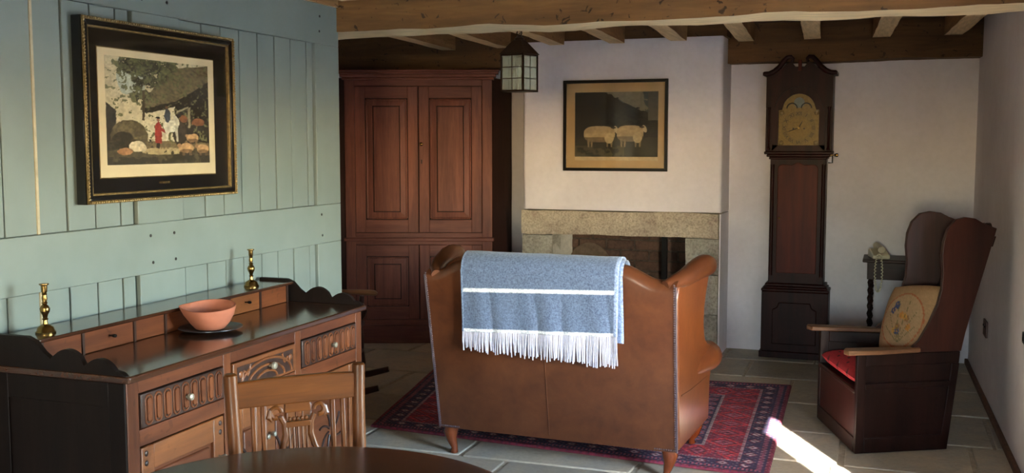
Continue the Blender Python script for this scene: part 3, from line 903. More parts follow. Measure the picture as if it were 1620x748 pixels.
# back shelf with a row of little drawers
SZ = 0.92
sh = MB().box(0.0, 0.168, 0.006, DL-0.006, SZ-0.012, SZ).build('shelf', M['dresser_top'], dr, bevel=0.003)
nd = [0.03, 0.20, 0.44, 0.60, 0.80, 0.98, 1.19, DL-0.03]
for i, (a, b) in enumerate(zip(nd[:-1], nd[1:])):
    q = MB().box(0.02, 0.150, a+0.005, b-0.005, TZ+0.001, SZ-0.0125).build('shelf_drawer', M['oak_panel'] if i in (4,5) else M['dresser'], dr, bevel=0.003)
    if i in (1, 5):
        knob(q, (a+b)/2, (TZ+SZ)/2, 0.150, 0.006, M['iron'])
for a in nd:
    MB().box(0.012, 0.154, a-0.005, a+0.005, TZ+0.0005, SZ-0.0122).build('divider', M['carve'], dr)
# scalloped end boards
def arcp(x0, x1, zb, h, n=9):
    return [(x0+(x1-x0)*i/n, zb + h*math.sin(math.pi*i/n)**0.8) for i in range(1, n)]
prof = [(0.0,TZ+0.0005),(0.0,0.930),(0.135,0.930),(0.165,0.918),(0.195,0.888),(0.222,0.870)]
prof += arcp(0.222, 0.345, 0.866, 0.036) + [(0.345,0.858)] + arcp(0.345, 0.455, 0.852, 0.030) + [(0.455,0.850),(0.478,0.846),(0.492,0.8365),(0.492,TZ+0.0005)]
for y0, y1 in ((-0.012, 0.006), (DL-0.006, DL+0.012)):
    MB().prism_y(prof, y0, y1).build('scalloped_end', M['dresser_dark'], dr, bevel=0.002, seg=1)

# ------------------------------------------------------------------ candlesticks
def candlestick(loc, label):
    t = thing('candlestick', label, 'candlestick', loc, 0, 'brass candlesticks on the dresser shelf')
    MB().lathe([(0.0300,0.0),(0.0305,0.004),(0.027,0.008),(0.024,0.018),(0.015,0.024),(0.008,0.028)], 24).build('base', M['brass'], t)
    MB().lathe([(0.008,0.027),(0.0065,0.040),(0.010,0.043),(0.0065,0.047),(0.0085,0.056),(0.014,0.066),(0.0155,0.076),(0.011,0.084),(0.0065,0.089),(0.0095,0.093),(0.0065,0.097),
                (0.0085,0.108),(0.0065,0.118),(0.0085,0.121),(0.0065,0.124)], 18).build('stem', M['brass'], t)
    MB().lathe([(0.0065,0.123),(0.009,0.128),(0.0095,0.146),(0.0145,0.150),(0.0145,0.153),(0.008,0.1535)], 18).build('socket', M['brass'], t)
    return t
candlestick((-2.435, 2.50, SZ+0.0005), 'brass candlestick at the left end of the dresser shelf')
candlestick((-2.445, 3.62, SZ+0.0005), 'brass candlestick at the right end of the dresser shelf, near the cupboard')

# ------------------------------------------------------------------ plate and terracotta bowl
pt = MB().lathe([(0.055,0.0),(0.07,0.002),(0.105,0.010),(0.112,0.013),(0.112,0.015),(0.10,0.0125),(0.065,0.006),(0.001,0.005)], 36).build('plate', M['dark_glaze'])
pt.location = (-2.268, 3.10, TZ+0.0008)
tag(pt, 'round dark grey plate under the terracotta bowl', 'plate')
bw = MB()
profb = [(0.045,0.0),(0.050,0.002),(0.070,0.025),(0.084,0.052),(0.091,0.078),(0.0905,0.083),(0.086,0.082),(0.080,0.060),(0.066,0.030),(0.045,0.012),(0.001,0.010)]
nb = 40; rows = []
for r, z in profb:
    rw = []
    for k in range(nb):
        a = 2*math.pi*k/nb
        lip = math.exp(-((math.atan2(math.sin(a-R(205)), math.cos(a-R(205))))/0.34)**2) * max(0, (z-0.025)/0.06)
        lift = 0.010*math.sin(a-R(20)) * max(0, (z-0.03)/0.05)
        rr = r + 0.018*lip
        rw.append((rr*math.cos(a), rr*math.sin(a), z + lift + 0.002*lip))
    rows.append(rw)
bw.grid(rows, wrap_v=True); bw.add([rows[0][k] for k in range(nb)], [tuple(range(nb-1,-1,-1))]); bw.add([rows[-1][k] for k in range(nb)], [tuple(range(nb))])
bo_ = bw.build('bowl', M['terracotta'], smooth=60)
bo_.location = (-2.270, 3.10, TZ+0.0078)
tag(bo_, 'terracotta bowl with a pouring lip on the dresser top', 'bowl')

# ------------------------------------------------------------------ round dining table
tb = thing('dining_table', 'round dark polished oak dining table in the foreground', 'table', (-1.13, 1.82, 0))
MB().lathe([(0.47,0.708),(0.482,0.712),(0.490,0.722),(0.490,0.732),(0.483,0.739),(0.472,0.7405)], 96).build('table_top', M['table'], tb, smooth=30)
MB().lathe([(0.12,0.685),(0.13,0.707),(0.05,0.708)], 24).build('block', M['table'], tb)
MB().lathe([(0.05,0.17),(0.062,0.20),(0.055,0.24),(0.04,0.28),(0.045,0.34),(0.06,0.40),(0.05,0.48),(0.036,0.54),(0.036,0.62),(0.06,0.66),(0.07,0.685)], 24).build('pedestal', M['table'], tb)
for k in range(3):
    a = R(30 + 120*k)
    MB().tube([(math.cos(a)*r, math.sin(a)*r, z) for r, z in ((0.03,0.26),(0.10,0.24),(0.18,0.16),(0.25,0.08),(0.32,0.035),(0.36,0.024))], [0.03,0.032,0.028,0.024,0.022,0.024], 10).build('leg', M['table'], tb)

# ------------------------------------------------------------------ lyre-back dining chair (faces local -y, back at y=0)
ca = math.atan2(0.253, 0.255)
ch = thing('dining_chair', 'golden oak dining chair with lyre-shaped back splat at the round table', 'chair', (-1.487, 2.40, 0), ca)
HW = 0.165
def back_y(z):                       # the back leans away above the seat
    return 0.0 if z < 0.45 else 0.0
for s in (-1, 1):
    prof_ = []
    path = [(s*HW*0.98, 0.03, 0.0), (s*HW*0.98, 0.0, 0.22), (s*HW*0.97, -0.04, 0.45), (s*HW*1.0, -0.03, 0.62), (s*HW*1.03, -0.008, 0.80), (s*HW*1.05, 0.0, 0.895), (s*HW*1.05, 0.0, 0.900)]
    MB().tube(path, [0.017,0.018,0.020,0.019,0.018,0.0185,0.014], 12).build('back_post', M['lime_oak'], ch)
    MB().tube([(s*0.175, -0.40, 0.0), (s*0.178, -0.40, 0.20), (s*0.180, -0.40, 0.42)], [0.015,0.019,0.021], 10).build('front_leg', M['lime_oak'], ch)
    MB().tube([(s*HW, -0.01, 0.20), (s*0.176, -0.40, 0.20)], 0.010, 8).build('stretcher', M['lime_oak'], ch)
    MB().box(min(s*0.165,s*0.195), max(s*0.165,s*0.195), -0.40, -0.04, 0.385, 0.44).build('seat_rail', M['lime_oak_x'], ch, bevel=0.003)
MB().box(-0.17, 0.17, -0.415, -0.39, 0.385, 0.44).build('seat_rail', M['lime_oak_x'], ch, bevel=0.003)
MB().box(-0.16, 0.16, -0.05, -0.03, 0.385, 0.44).build('seat_rail', M['lime_oak_x'], ch, bevel=0.003)
st = MB().box(-0.19, 0.19, -0.425, -0.055, 0.441, 0.468).build('seat', wood('chair_seat_oak', (110,60,20), (150,90,38), 'y', 0.4), ch, bevel=0.010, seg=3)
def bp(x, z, d=0.0):                 # a point on the plane of the back
    t = (z-0.45)/0.45
    return (x, -0.040 + 0.040*t**1.0 + d, z)
def slab(mb, pts, th=0.016):
    mb.prism(pts, lambda p: bp(p[0],p[1],-th/2), lambda p: bp(p[0],p[1],th/2))
tr = MB(); slab(tr, [(-0.158,0.808),(0.158,0.808),(0.160,0.868),(0.157,0.876),(0.08,0.881),(-0.08,0.881),(-0.157,0.876),(-0.160,0.868)], 0.020)
tr.build('top_rail', M['lime_oak_x'], ch, bevel=0.004)
br = MB(); slab(br, [(-0.158,0.53),(0.158,0.53),(0.158,0.562),(-0.158,0.562)], 0.018)
br.build('lower_rail', M['lime_oak_x'], ch, bevel=0.003)
for x in (-0.118, -0.092, 0.096, 0.124):
    q = MB(); slab(q, [(x-0.006,0.558),(x+0.006,0.558),(x+0.0065,0.812),(x-0.0065,0.812)], 0.014)
    q.build('slat', M['lime_oak'], ch, bevel=0.003)
ly = MB()
for s in (-1, 1):
    ly.tube([bp(s*x, z) for x, z in ((0.006,0.575),(0.050,0.590),(0.066,0.620),(0.062,0.655),(0.044,0.690),(0.034,0.725),(0.036,0.755),(0.046,0.775))], [0.010,0.011,0.011,0.010,0.009,0.009,0.008,0.008], 10)
    ly.tube([bp(s*(0.058+0.014*math.cos(a)), 0.787+0.014*math.sin(a), -0.003) for a in [R(20*i-100) for i in range(15)]], [0.007]*8+[0.006]*7, 8)
    ly.tube([bp(s*x, z, -0.004) for x, z in ((0.074,0.795),(0.078,0.775),(0.070,0.765))], [0.006,0.008,0.003], 8)
    ly.tube([bp(s*x, z, -0.004) for x, z in ((0.062,0.640),(0.046,0.648),(0.040,0.664))], [0.006,0.006,0.003], 8)
lo = ly.build('lyre', M['lime_oak'], ch)
q = MB(); slab(q, [(-0.036,0.785),(0.036,0.785),(0.034,0.812),(-0.034,0.812)], 0.016); q.build('lyre_block', M['lime_oak_x'], ch, bevel=0.002)
q = MB(); slab(q, [(-0.034,0.745),(0.034,0.745),(0.036,0.760),(-0.036,0.760)], 0.016); q.build('lyre_crossbar', M['lime_oak_x'], ch, bevel=0.002)
q = MB()
for i in range(5): q.sphere(bp(-0.022+0.011*i, 0.766), 0.006, 8, 5)
q.build('lyre_beads', M['lime_oak'], ch)['kind'] = 'stuff'
for x in (-0.024, -0.012, 0.0, 0.012, 0.024):
    MB().tube([bp(x*0.9, 0.575), bp(x, 0.747)], 0.0035, 8).build('lyre_string', M['lime_oak'], ch)
# ------------------------------------------------------------------ corner cupboard (local x along its front, local -y faces the room)
M['cup'] = wood('cupboard_oak', (92,50,40), (136,80,64), 'z', 0.5, 12, spec=0.25)
M['cup_x'] = wood('cupboard_oak_rail', (92,50,40), (136,80,64), 'x', 0.5, 12, spec=0.25)
M['cup_dark'] = wood('cupboard_oak_groove', (40,22,18), (60,34,28), 'z', 0.6, 12, spec=0.2)
a20 = R(20.0)
cu = thing('corner_cupboard', 'tall reddish-brown oak corner cupboard with four panelled doors', 'cupboard', (-3.47+0.165*math.cos(a20), 7.05+0.165*math.sin(a20), 0), a20)
W2 = 0.55
def w2l(p):                             # world xy -> cupboard local xy
    d = Vector((p[0]-cu.location.x, p[1]-cu.location.y))
    return (d.x*math.cos(a20)+d.y*math.sin(a20), -d.x*math.sin(a20)+d.y*math.cos(a20))
back = [w2l((-2.80+0.02, 7.67)), w2l((-4.23, 7.67)), w2l((-4.23, 6.98))]
plan = [(-W2, 0.012), (W2, 0.012)] + back
MB().prism_z(plan, 0.0, 1.99).build('body', M['cup_dark'], cu)
MB().box(-W2-0.012, W2+0.012, -0.022, 0.05, 0.0, 0.135).build('plinth', M['cup_x'], cu, bevel=0.005)
for i, (z0, z1, d) in enumerate(((1.975,1.995,0.015),(1.995,2.018,0.028),(2.018,2.034,0.045),(2.034,2.048,0.055))):
    MB().box(-W2-d, W2+d, -d, 0.10, z0, z1).build('cornice', M['cup_x'], cu, bevel=0.005)
MB().box(-W2-0.014, W2+0.014, -0.018, 0.05, 0.772, 0.800).build('waist_moulding', M['cup_x'], cu, bevel=0.007, seg=3)
for z0, z1 in ((0.135,0.772),(0.800,1.975)):
    for x0, x1 in ((-W2,-0.475),(0.475,W2)):
        MB().box(x0, x1, 0.0, 0.03, z0, z1).build('side_stile', M['cup'], cu, bevel=0.003)
MB().box(-0.475, 0.475, 0.0, 0.03, 1.930, 1.975).build('face_rail', M['cup_x'], cu, bevel=0.002)
MB().box(-0.475, 0.475, 0.0, 0.03, 0.800, 0.836).build('face_rail', M['cup_x'], cu, bevel=0.002)
MB().box(-0.475, 0.475, 0.0, 0.03, 0.748, 0.772).build('face_rail', M['cup_x'], cu, bevel=0.002)
MB().box(-0.475, 0.475, 0.0, 0.03, 0.135, 0.178).build('face_rail', M['cup_x'], cu, bevel=0.002)
def cup_door(x0, x1, z0, z1):
    s = 0.075; y = -0.006
    d = MB().box(x0, x1, 0.006, 0.026, z0, z1).build('door', M['cup_dark'], cu)
    for a, b in ((x0, x0+s), (x1-s, x1)): MB().box(a, b, y, 0.01, z0, z1).build('door_stile', M['cup'], d, bevel=0.003)
    for a, b in ((z1-s-0.01, z1), (z0, z0+s+0.02)): MB().box(x0+s, x1-s, y, 0.01, a, b).build('door_rail', M['cup_x'], d, bevel=0.003)
    ix0, ix1, iz0, iz1 = x0+s+0.012, x1-s-0.012, z0+s+0.032, z1-s-0.022
    # fielded panel: bevel border sloping up to a raised field
    q = MB()
    o = [(ix0,iz0),(ix1,iz0),(ix1,iz1),(ix0,iz1)]
    b_ = 0.045
    n_ = [(ix0+b_,iz0+b_),(ix1-b_,iz0+b_),(ix1-b_,iz1-b_),(ix0+b_,iz1-b_)]
    q.add([(p[0],0.004,p[1]) for p in o] + [(p[0],-0.002,p[1]) for p in n_], [(0,1,5,4),(1,2,6,5),(2,3,7,6),(3,0,4,7)])
    q.build('panel_bevel', M['cup'], d, smooth=0)
    MB().box(n_[0][0]+0.007, n_[1][0]-0.007, -0.006, 0.003, n_[0][1]+0.007, n_[2][1]-0.007).build('panel', M['cup'], d, bevel=0.003)
    mo = MB()
    for a, b in zip(o, o[1:]+o[:1]):
        mo.tube([(a[0],-0.001,a[1]),(b[0],-0.001,b[1])], 0.007, 8)
    mo.build('panel_moulding', M['cup'], d)
    return d
dd = [cup_door(-0.472,-0.004,0.840,1.926), cup_door(0.004,0.472,0.840,1.926), cup_door(-0.472,-0.004,0.182,0.745), cup_door(0.004,0.472,0.182,0.745)]
Mx = Matrix.Translation((0.024,-0.006,1.50)) @ Matrix.Rotation(R(90),4,'X')
MB().lathe([(0.006,-0.002),(0.005,0.014),(0.012,0.020),(0.013,0.026),(0.006,0.031)], 14, Mx).build('knob', M['brass'], dd[1])
MB().box(0.020,0.027,-0.008,-0.005,1.355,1.385).build('keyhole', M['iron'], dd[1])

# ------------------------------------------------------------------ rug
RGS = (RNG.rand(4) if False else None)
rc = [Vector((-2.56,4.86)), Vector((-0.475,4.70)), Vector((-0.535,6.575)), Vector((-2.84,6.36))]   # near-left, near-right, far-right, far-left
def rug_paint(U, V):
    L, Wd = 2.15, 1.72
    x = U*L; y = V*Wd
    e = np.minimum(np.minimum(x, L-x), np.minimum(y, Wd-y))       # distance to the edge
    alongx = (np.minimum(y, Wd-y) <= np.minimum(x, L-x))
    t = np.where(alongx, x, y)
    C = np.zeros(U.shape+(3,))
    red, navy, wine, pale, rose = npl((158,46,54)), npl((48,38,62)), npl((102,34,50)), npl((176,158,160)), npl((146,76,90))
    n3 = vnoise(U*1.2, V, 150, 3); n2 = fbm(U, V, 30, 7)
    C[:] = wine
    def band(a, b, base): 
        m = (e >= a) & (e < b); C[m] = base; return m
    def motif(m, a, b, per, col, col2, shape=0):
        c = ((t/per) % 1.0) - 0.5; h = (e-(a+b)/2)/(b-a)
        if shape == 0: k = np.abs(c)*1.3 + np.abs(h) 
        elif shape == 1: k = np.hypot(c*1.1, h)
        else: k = np.maximum(np.abs(c)*1.2, np.abs(h))
        C[m & (k < 0.40)] = col; C[m & (k < 0.28)] = col2; C[m & (k < 0.12)] = col
        return k
    band(0, 0.025, wine)
    band(0.025, 0.04, navy)
    m = band(0.04, 0.065, rose); C[m & (((t/0.02) % 1) > 0.5)] = navy
    m = band(0.065, 0.15, navy*1.1); motif(m, 0.065, 0.15, 0.11, wine, pale*0.8, 0)
    m = band(0.15, 0.165, rose*0.9); C[m & (((t/0.016) % 1) > 0.5)] = pale*0.6
    m = band(0.165, 0.345, red); k = motif(m, 0.165, 0.345, 0.17, wine*0.9, rose, 0)
    C[m & (k > 0.62)] = (wine*1.2)
    m = band(0.345, 0.36, pale*0.55)
    m = band(0.36, 0.445, navy); motif(m, 0.36, 0.445, 0.10, rose*0.8, navy*1.6+0.05, 1)
    m = band(0.445, 0.46, pale*0.6)
    m = band(0.46, 0.53, red*0.95); motif(m, 0.46, 0.53, 0.08, navy, red, 1)
    m = band(0.53, 0.545, navy)
    m = band(0.545, 0.61, rose*0.75); C[m & ((((t+e*0.6)/0.022) % 1) > 0.5)] = pale*0.7
    m = band(0.61, 0.63, navy)
    f = e >= 0.63
    C[f] = red
    gx = ((x/0.21) % 1)-0.5; gy = ((y/0.16) % 1)-0.5
    k = np.abs(gx)*1.1+np.abs(gy)
    C[f & (k < 0.42)] = navy; C[f & (k < 0.33)] = pale*0.6; C[f & (k < 0.24)] = wine; C[f & (k < 0.1)] = pale*0.7
    mo = ((np.sin(x*160)*np.sin(y*160)) > 0.55)
    C[mo] = C[mo]*0.35 + navy*0.5
    mo = ((np.sin(x*160)*np.sin(y*160)) < -0.72) & (n2 > 0.42)
    C[mo] = C[mo]*0.45 + pale*0.30
    mo = (np.abs(np.sin(t*75)) < 0.12) & (e > 0.04) & (e < 0.63) & (n2 > 0.45)
    C[mo] = C[mo]*0.5 + wine*0.3
    C *= 1.75 * (0.55 + 0.75*n3[..., None]) * (0.72+0.5*n2[..., None])
    return C
nu, nv = 430, 344
U, V = np.meshgrid(np.linspace(0,1,nu), np.linspace(0,1,nv), indexing='ij')
def q2(a,b,c,d,U,V): return (a*(1-U)+b*U)*(1-V) + (d*(1-U)+c*U)*V
ctr = sum((c for c in rc), Vector((0,0)))/4
X = q2(rc[0].x,rc[1].x,rc[2].x,rc[3].x,U,V)-ctr.x; Y = q2(rc[0].y,rc[1].y,rc[2].y,rc[3].y,U,V)-ctr.y
Z = 0.0125 + 0.0022*fbm(U,V,9,31) + 0.0012*np.sin(V*9+U*4)
ed = np.minimum(np.minimum(U,1-U),np.minimum(V,1-V))
Z = np.where(ed < 0.002, 0.004, Z)
rg = thing('rug', 'red and navy patterned oriental rug under the leather sofa', 'rug', (ctr.x, ctr.y, 0))
np_grid('pile', np.stack([X,Y,Z],-1), print_mat('woven_wool', 0.95, weave=0.5), rg, rug_paint(U,V))
MB().prism_z([(c.x-ctr.x, c.y-ctr.y) for c in rc], 0.0015, 0.0040).build('backing', plain('rug_backing', (120,60,58), 0.95), rg)

# ------------------------------------------------------------------ leather sofa (local x along its width, back at y=0, faces +y)
def leather(name, c1, c2):
    m, nt, b, ns, ls = new_mat(name)
    vec = tex_coord(ns, ls)
    big = noise_node(ns, ls, vec, 7, 5, 0.65, 0.3); fine = noise_node(ns, ls, vec, 160, 3)
    mid = noise_node(ns, ls, vec, 28, 4, 0.6)
    c = ramp(ns, ls, big, [(0.3, lin4(c1)), (0.7, lin4(c2))])
    c = mix(ns, ls, 0.4, c, ramp(ns, ls, mid, [(0.3,(0.75,0.72,0.7,1)),(0.65,(1,1,1,1))]), 'MULTIPLY')
    ls.new(c, b.inputs['Base Color'])
    set_in(b, Roughness=0.31, Coat_Weight=0.18, Coat_Roughness=0.25)
    bump(ns, ls, b, fine, 0.18, 0.001)
    return m
M['leather'] = leather('tan_leather', (72,37,20), (97,54,30))
M['leather2'] = leather('tan_leather_side', (92,46,23), (120,66,34))
M['nail'] = plain('antique_nails', (100,84,88), 0.5, 0.3)
M['sofa_leg'] = wood('sofa_leg_wood', (88,38,17), (130,62,28), 'z', 0.25, 14, coat=0.4)
so = thing('sofa', 'small tan leather wing-back sofa seen from behind on the rug', 'sofa', (-1.437, 4.535, 0), R(-2.0))
SB = 0.132
def half(z): return 0.585 + 0.018*(z-SB)
def topz(x):
    a = abs(x+0.02)
    h = 1.0 if a < 0.36 else max(0.0, 1-(a-0.36)/0.17)
    h = h*h*(3-2*h)
    return 0.915 + 0.062*h
def rake(z): return -0.135*max(0,(z-SB))/0.80
def sofa_back():
    mb = MB(); N = 44; rows = []
    for i in range(N+1):
        s = -1+2*i/N
        tz = topz(s*0.59)
        prof = []
        zz = [SB, 0.2, 0.3, 0.4, 0.5, 0.6, 0.7, 0.8, tz-0.055]
        bul = lambda z: -0.006*math.sin(math.pi*min(1,max(0,(z-SB)/0.75)))*(1-s**4)
        for z in zz: prof.append((rake(z)+bul(z), z))
        yc = rake(tz-0.05)+0.055
        for k in range(1, 10):
            a = math.pi - math.pi*k/9*1.05
            prof.append((yc+0.055*math.cos(a), tz-0.052+0.052*math.sin(a)))
        for t in (0.2,0.5,0.8,1.0):
            z = (tz-0.06)*(1-t) + 0.40*t
            prof.append((yc+0.06+0.09*math.sin(math.pi*min(1,t*0.6))+0.05*t, z))
        rows.append([(s*half(z)*0.999, y, z) for y, z in prof])
    mb.grid(rows)
    return mb
bk_ = sofa_back().build('back', M['leather'], so, smooth=60)
MB().tube([(-0.018, rake(z)-0.0065*math.sin(math.pi*min(1,(z-SB)/0.75)), z) for z in [SB+0.02+0.05*i for i in range(15)]], 0.0022, 6).build('back_seam', M['leather'], bk_)
# seat box, cushions, apron
MB().box(-0.575, 0.575, 0.01, 0.63, SB, 0.34).build('seat_box', M['leather2'], so, bevel=0.015, seg=3)
for x0, x1 in ((-0.50,-0.003),(0.003,0.50)):
    MB().box(x0, x1, 0.14, 0.66, 0.342, 0.46).build('seat_cushion', M['leather2'], so, bevel=0.035, seg=5)
for s in (-1, 1):
    sd = MB()
    # outer side sheet: wing + arm in profile, slightly bowed
    pts = [(0.03,SB),(-0.018,0.40),(-0.088,0.83),(-0.070,0.885),(-0.03,0.905),(0.08,0.930),(0.20,0.942),(0.28,0.944),(0.335,0.928),(0.352,0.890),
           (0.345,0.845),(0.330,0.79),(0.330,0.74),(0.350,0.68),(0.390,0.62),(0.45,0.57),(0.53,0.535),(0.61,0.52),(0.645,0.50),(0.655,0.36),(0.640,0.34),(0.640,SB)]
    def ox(y, z, d):
        fl2 = 0.035*min(1,max(0,(y+0.1)/0.4))*min(1,max(0,(z-0.45)/0.45)) + 0.012*min(1,max(0,(y+0.05)/0.3))
        return (s*(half(z)*1.0 + fl2 - d), y, z)
    th = 0.075
    n = len(pts)
    sd.prism(pts, lambda p: ox(p[0],p[1],0.0), lambda p: ox(p[0],p[1],th))
    sd.build('wing', M['leather2'], so, bevel=0.014, seg=4)
    # rolled top of the wing
    roll = [(0.545,-0.112,0.892),(0.575,-0.05,0.902),(0.600,0.03,0.915),(0.617,0.12,0.930),(0.630,0.20,0.942),(0.636,0.265,0.945),(0.638,0.315,0.941),(0.638,0.342,0.937)]
    MB().tube([(s*x,y,z) for x,y,z in roll], [0.022,0.034,0.040,0.046,0.051,0.053,0.050,0.034], 18).build('wing_roll', M['leather'], so, smooth=70)
    # rolled arm
    arm = [(0.560,0.16,0.40),(0.563,0.28,0.42),(0.568,0.38,0.435),(0.574,0.48,0.445),(0.580,0.58,0.450),(0.582,0.655,0.450),(0.582,0.675,0.450)]
    MB().tube([(s*x,y,z) for x,y,z in arm], [0.010,0.022,0.038,0.056,0.070,0.075,0.058], 20).build('arm_roll', M['leather2'], so, smooth=70)
    MB().tube([(s*0.592, 0.03, 0.385),(s*0.594,0.2,0.372),(s*0.596,0.4,0.366),(s*0.597,0.64,0.362)], 0.004, 8).build('piping', M['leather'], so)
    # nails down the back corner and along the lower corner
    nl = MB()
    z = SB+0.012
    while z < 0.90:
        nl.sphere((s*(half(z)-0.008), rake(z)-0.003, z), 0.0042, 6, 4); z += 0.0105
    for k in range(10):
        nl.sphere((s*(half(SB)-0.008-k*0.0105), rake(SB)-0.003, SB+0.010), 0.0042, 6, 4)
    no = nl.build('nail_trim', M['nail'], so); no['kind'] = 'stuff'
    MB().tube([(s*(half(z)-0.001), rake(z)-0.001, z) for z in [SB+0.04*i for i in range(20)]], 0.004, 8).build('corner_welt', M['nail'], so)
    # legs
    for y0, sy in ((0.045,1),(0.565,1)):
        fx = -1 if y0 < 0.3 else 1
        zb = 0.0005 if y0 < 0.3 else 0.018
        MB().tube([(s*0.535,y0,SB+0.01),(s*0.545,y0+fx*0.01,0.105),(s*0.54,y0+fx*0.008,0.07),(s*0.528,y0,zb+0.025),(s*0.528,y0+fx*0.006,zb+0.004),(s*0.528,y0+fx*0.006,zb)],
                  [0.036,0.036,0.026,0.016,0.020,0.018], 12).build('leg', M['sofa_leg'], so, smooth=70)

# ------------------------------------------------------------------ throw over the sofa back
def throw_mat():
    m, nt, b, ns, ls = new_mat('blue_wool_throw')
    a = ns.new('ShaderNodeAttribute'); a.attribute_name = 'print'
    n = noise_node(ns, ls, tex_coord(ns, ls, (1,1,1)), 130, 4, 0.75)
    v = ramp(ns, ls, n, [(0.36,(0.45,0.46,0.5,1)),(0.62,(1.6,1.55,1.45,1))])
    ls.new(mix(ns, ls, 0.8, a.outputs['Color'], v, 'MULTIPLY'), b.inputs['Base Color'])
    set_in(b, Roughness=0.95, Sheen_Weight=0.3)
    bump(ns, ls, b, n, 0.5, 0.004)
    return m
M['throw'] = throw_mat()
M['fringe'] = plain('pale_wool_fringe', (196,192,206), 0.95, var=0.12, scale=60)
tw = thing('throw_blanket', 'blue wool throw with white stripes and fringe draped over the sofa back', 'blanket', (-1.437, 4.535, 0), R(-2.0))
TX0, TX1 = -0.398, 0.352
def throw_point(x, s, off=0.013):
    """s: distance from the hem on the back side, up over the top and down inside"""
    zb = 0.634 + 0.026*(x-TX0)/(TX1-TX0)
    ripple = 0.007*math.sin(x*17+1.0) + 0.005*math.sin(x*39+s*5) + 0.004*mnoise.noise(Vector((x*9, s*7, 0)))
    tz = topz(max(-0.36,min(0.32,x)))+0.006
    r = 0.058
    up = tz-0.052-zb
    if s < up:
        z = zb+s
        k = max(0.15, 1-s/up)
        return (x - 0.012*(1-s/up), rake(z)-0.008-off-abs(ripple)*k*1.2-0.004*k, z)
    arc = math.pi*r
    yc = rake(tz-0.05)+0.055
    if s < up+arc:
        a = math.pi - (s-up)/r
        rr = 0.058+off
        return (x, yc+rr*math.cos(a), tz-0.052+rr*0.98*math.sin(a)+0.3*ripple*0.3)
    d = s-up-arc
    return (x, yc+0.058+off+0.10*min(1,d/0.25)*1.0+0.006, tz-0.052-d)
ns_, nx_ = 70, 120
SMAX = 0.33+math.pi*0.058+0.30
Xs = np.linspace(TX0, TX1, nx_); Ss = np.linspace(0, SMAX, ns_*2)
P = np.array([[throw_point(x, s) for s in Ss] for x in Xs])
Cc = np.zeros(P.shape)
Cc[:] = npl((86,100,126))
tt = np.broadcast_to(Ss[None,:], P.shape[:2])
for a, b in ((0.0,0.016),(0.192,0.210)):
    Cc[(tt>=a)&(tt<b)] = npl((214,216,222))
Cc[:2] = npl((120,138,172)); Cc[-3:] = npl((140,156,190))
ob = np_grid('cloth', P, M['throw'], tw, Cc)
sm = ob.modifiers.new('thickness', 'SOLIDIFY'); sm.thickness = 0.007; sm.offset = 1.0
def under_point(x, s_):
    p = throw_point(min(x, TX1), max(0.0, s_-0.03), 0.006)
    return (x, p[1]+0.0, p[2] - (0.03-s_ if s_ < 0.03 else 0))
Xu = np.linspace(TX1-0.06, TX1+0.016, 12)
Pu = np.array([[under_point(x, s) for s in np.linspace(0, SMAX*0.86, 90)] for x in Xu])
Cu = np.zeros(Pu.shape); Cu[:] = npl((112,132,172)); Cu[-2:] = npl((150,166,200))
ou = np_grid('folded_edge', Pu, M['throw'], tw, Cu)
fr = MB()
x = TX0+0.002
while x < TX1-0.002:
    p = Vector(throw_point(x, 0.004))
    L = 0.085 + 0.058*(x-TX0)/(TX1-TX0) + random.uniform(-0.014,0.014)
    sw = random.uniform(-0.006,0.006)
    fr.tube([p+Vector((0,0.0,0)), p+Vector((sw*0.4,-0.003-abs(jit(.003)),-L*0.5)), p+Vector((sw,0.001+jit(.003),-L))], [0.0030,0.0036,0.0030], 5)
    x += random.uniform(0.0048,0.0075)
fo = fr.build('fringe', M['fringe'], tw); fo['kind'] = 'stuff'

# ------------------------------------------------------------------ lantern under the beam
M['lant'] = plain('bronze_lantern_metal', (58,36,24), 0.5, 0.7, var=0.2)
M['lant_glass'] = glass_mat('old_lantern_glass', (0.82,0.84,0.76))
_nt = M['lant_glass'].node_tree                    # old wavy glass: a little milky
_mx = _nt.nodes.new('ShaderNodeMixShader'); _mx.inputs[0].default_value = 0.3
_df = _nt.nodes.new('ShaderNodeBsdfDiffuse'); _df.inputs[0].default_value = lin4((196,198,184))
_src = _nt.nodes['Material Output'].inputs[0].links[0].from_socket
_nt.links.new(_src, _mx.inputs[1]); _nt.links.new(_df.outputs[0], _mx.inputs[2]); _nt.links.new(_mx.outputs[0], _nt.nodes['Material Output'].inputs[0])
LR = R(-14)
la = thing('hanging_lantern', 'square bronze lantern with small leaded panes hanging under the main beam', 'lantern', (-1.700, 4.80, 1.752), LR)
hw, gh = 0.062, 0.178
fb = MB()
for sx in (-1,1):
    for sy in (-1,1): fb.box(sx*hw-0.004, sx*hw+0.004, sy*hw-0.004, sy*hw+0.004, 0, gh)
for z in (0.0, gh-0.008):
    for s in (-1,1):
        fb.box(-hw-0.004, hw+0.004, s*hw-0.004, s*hw+0.004, z, z+0.008); fb.box(s*hw-0.004, s*hw+0.004, -hw-0.004, hw+0.004, z, z+0.008)
fb.build('frame', M['lant'], la)
MB().box(-hw, hw, -hw, hw, 0.0, 0.003).build('floor_plate', M['lant'], la)
rf = MB()
e = hw+0.010
rf.add([(-e,-e,gh),(e,-e,gh),(e,e,gh),(-e,e,gh),(-0.022,-0.022,gh+0.070),(0.022,-0.022,gh+0.070),(0.022,0.022,gh+0.070),(-0.022,0.022,gh+0.070)],
       [(0,3,2,1),(4,5,6,7),(0,1,5,4),(1,2,6,5),(2,3,7,6),(3,0,4,7)])
rf.build('roof', M['lant'], la, bevel=0.002)
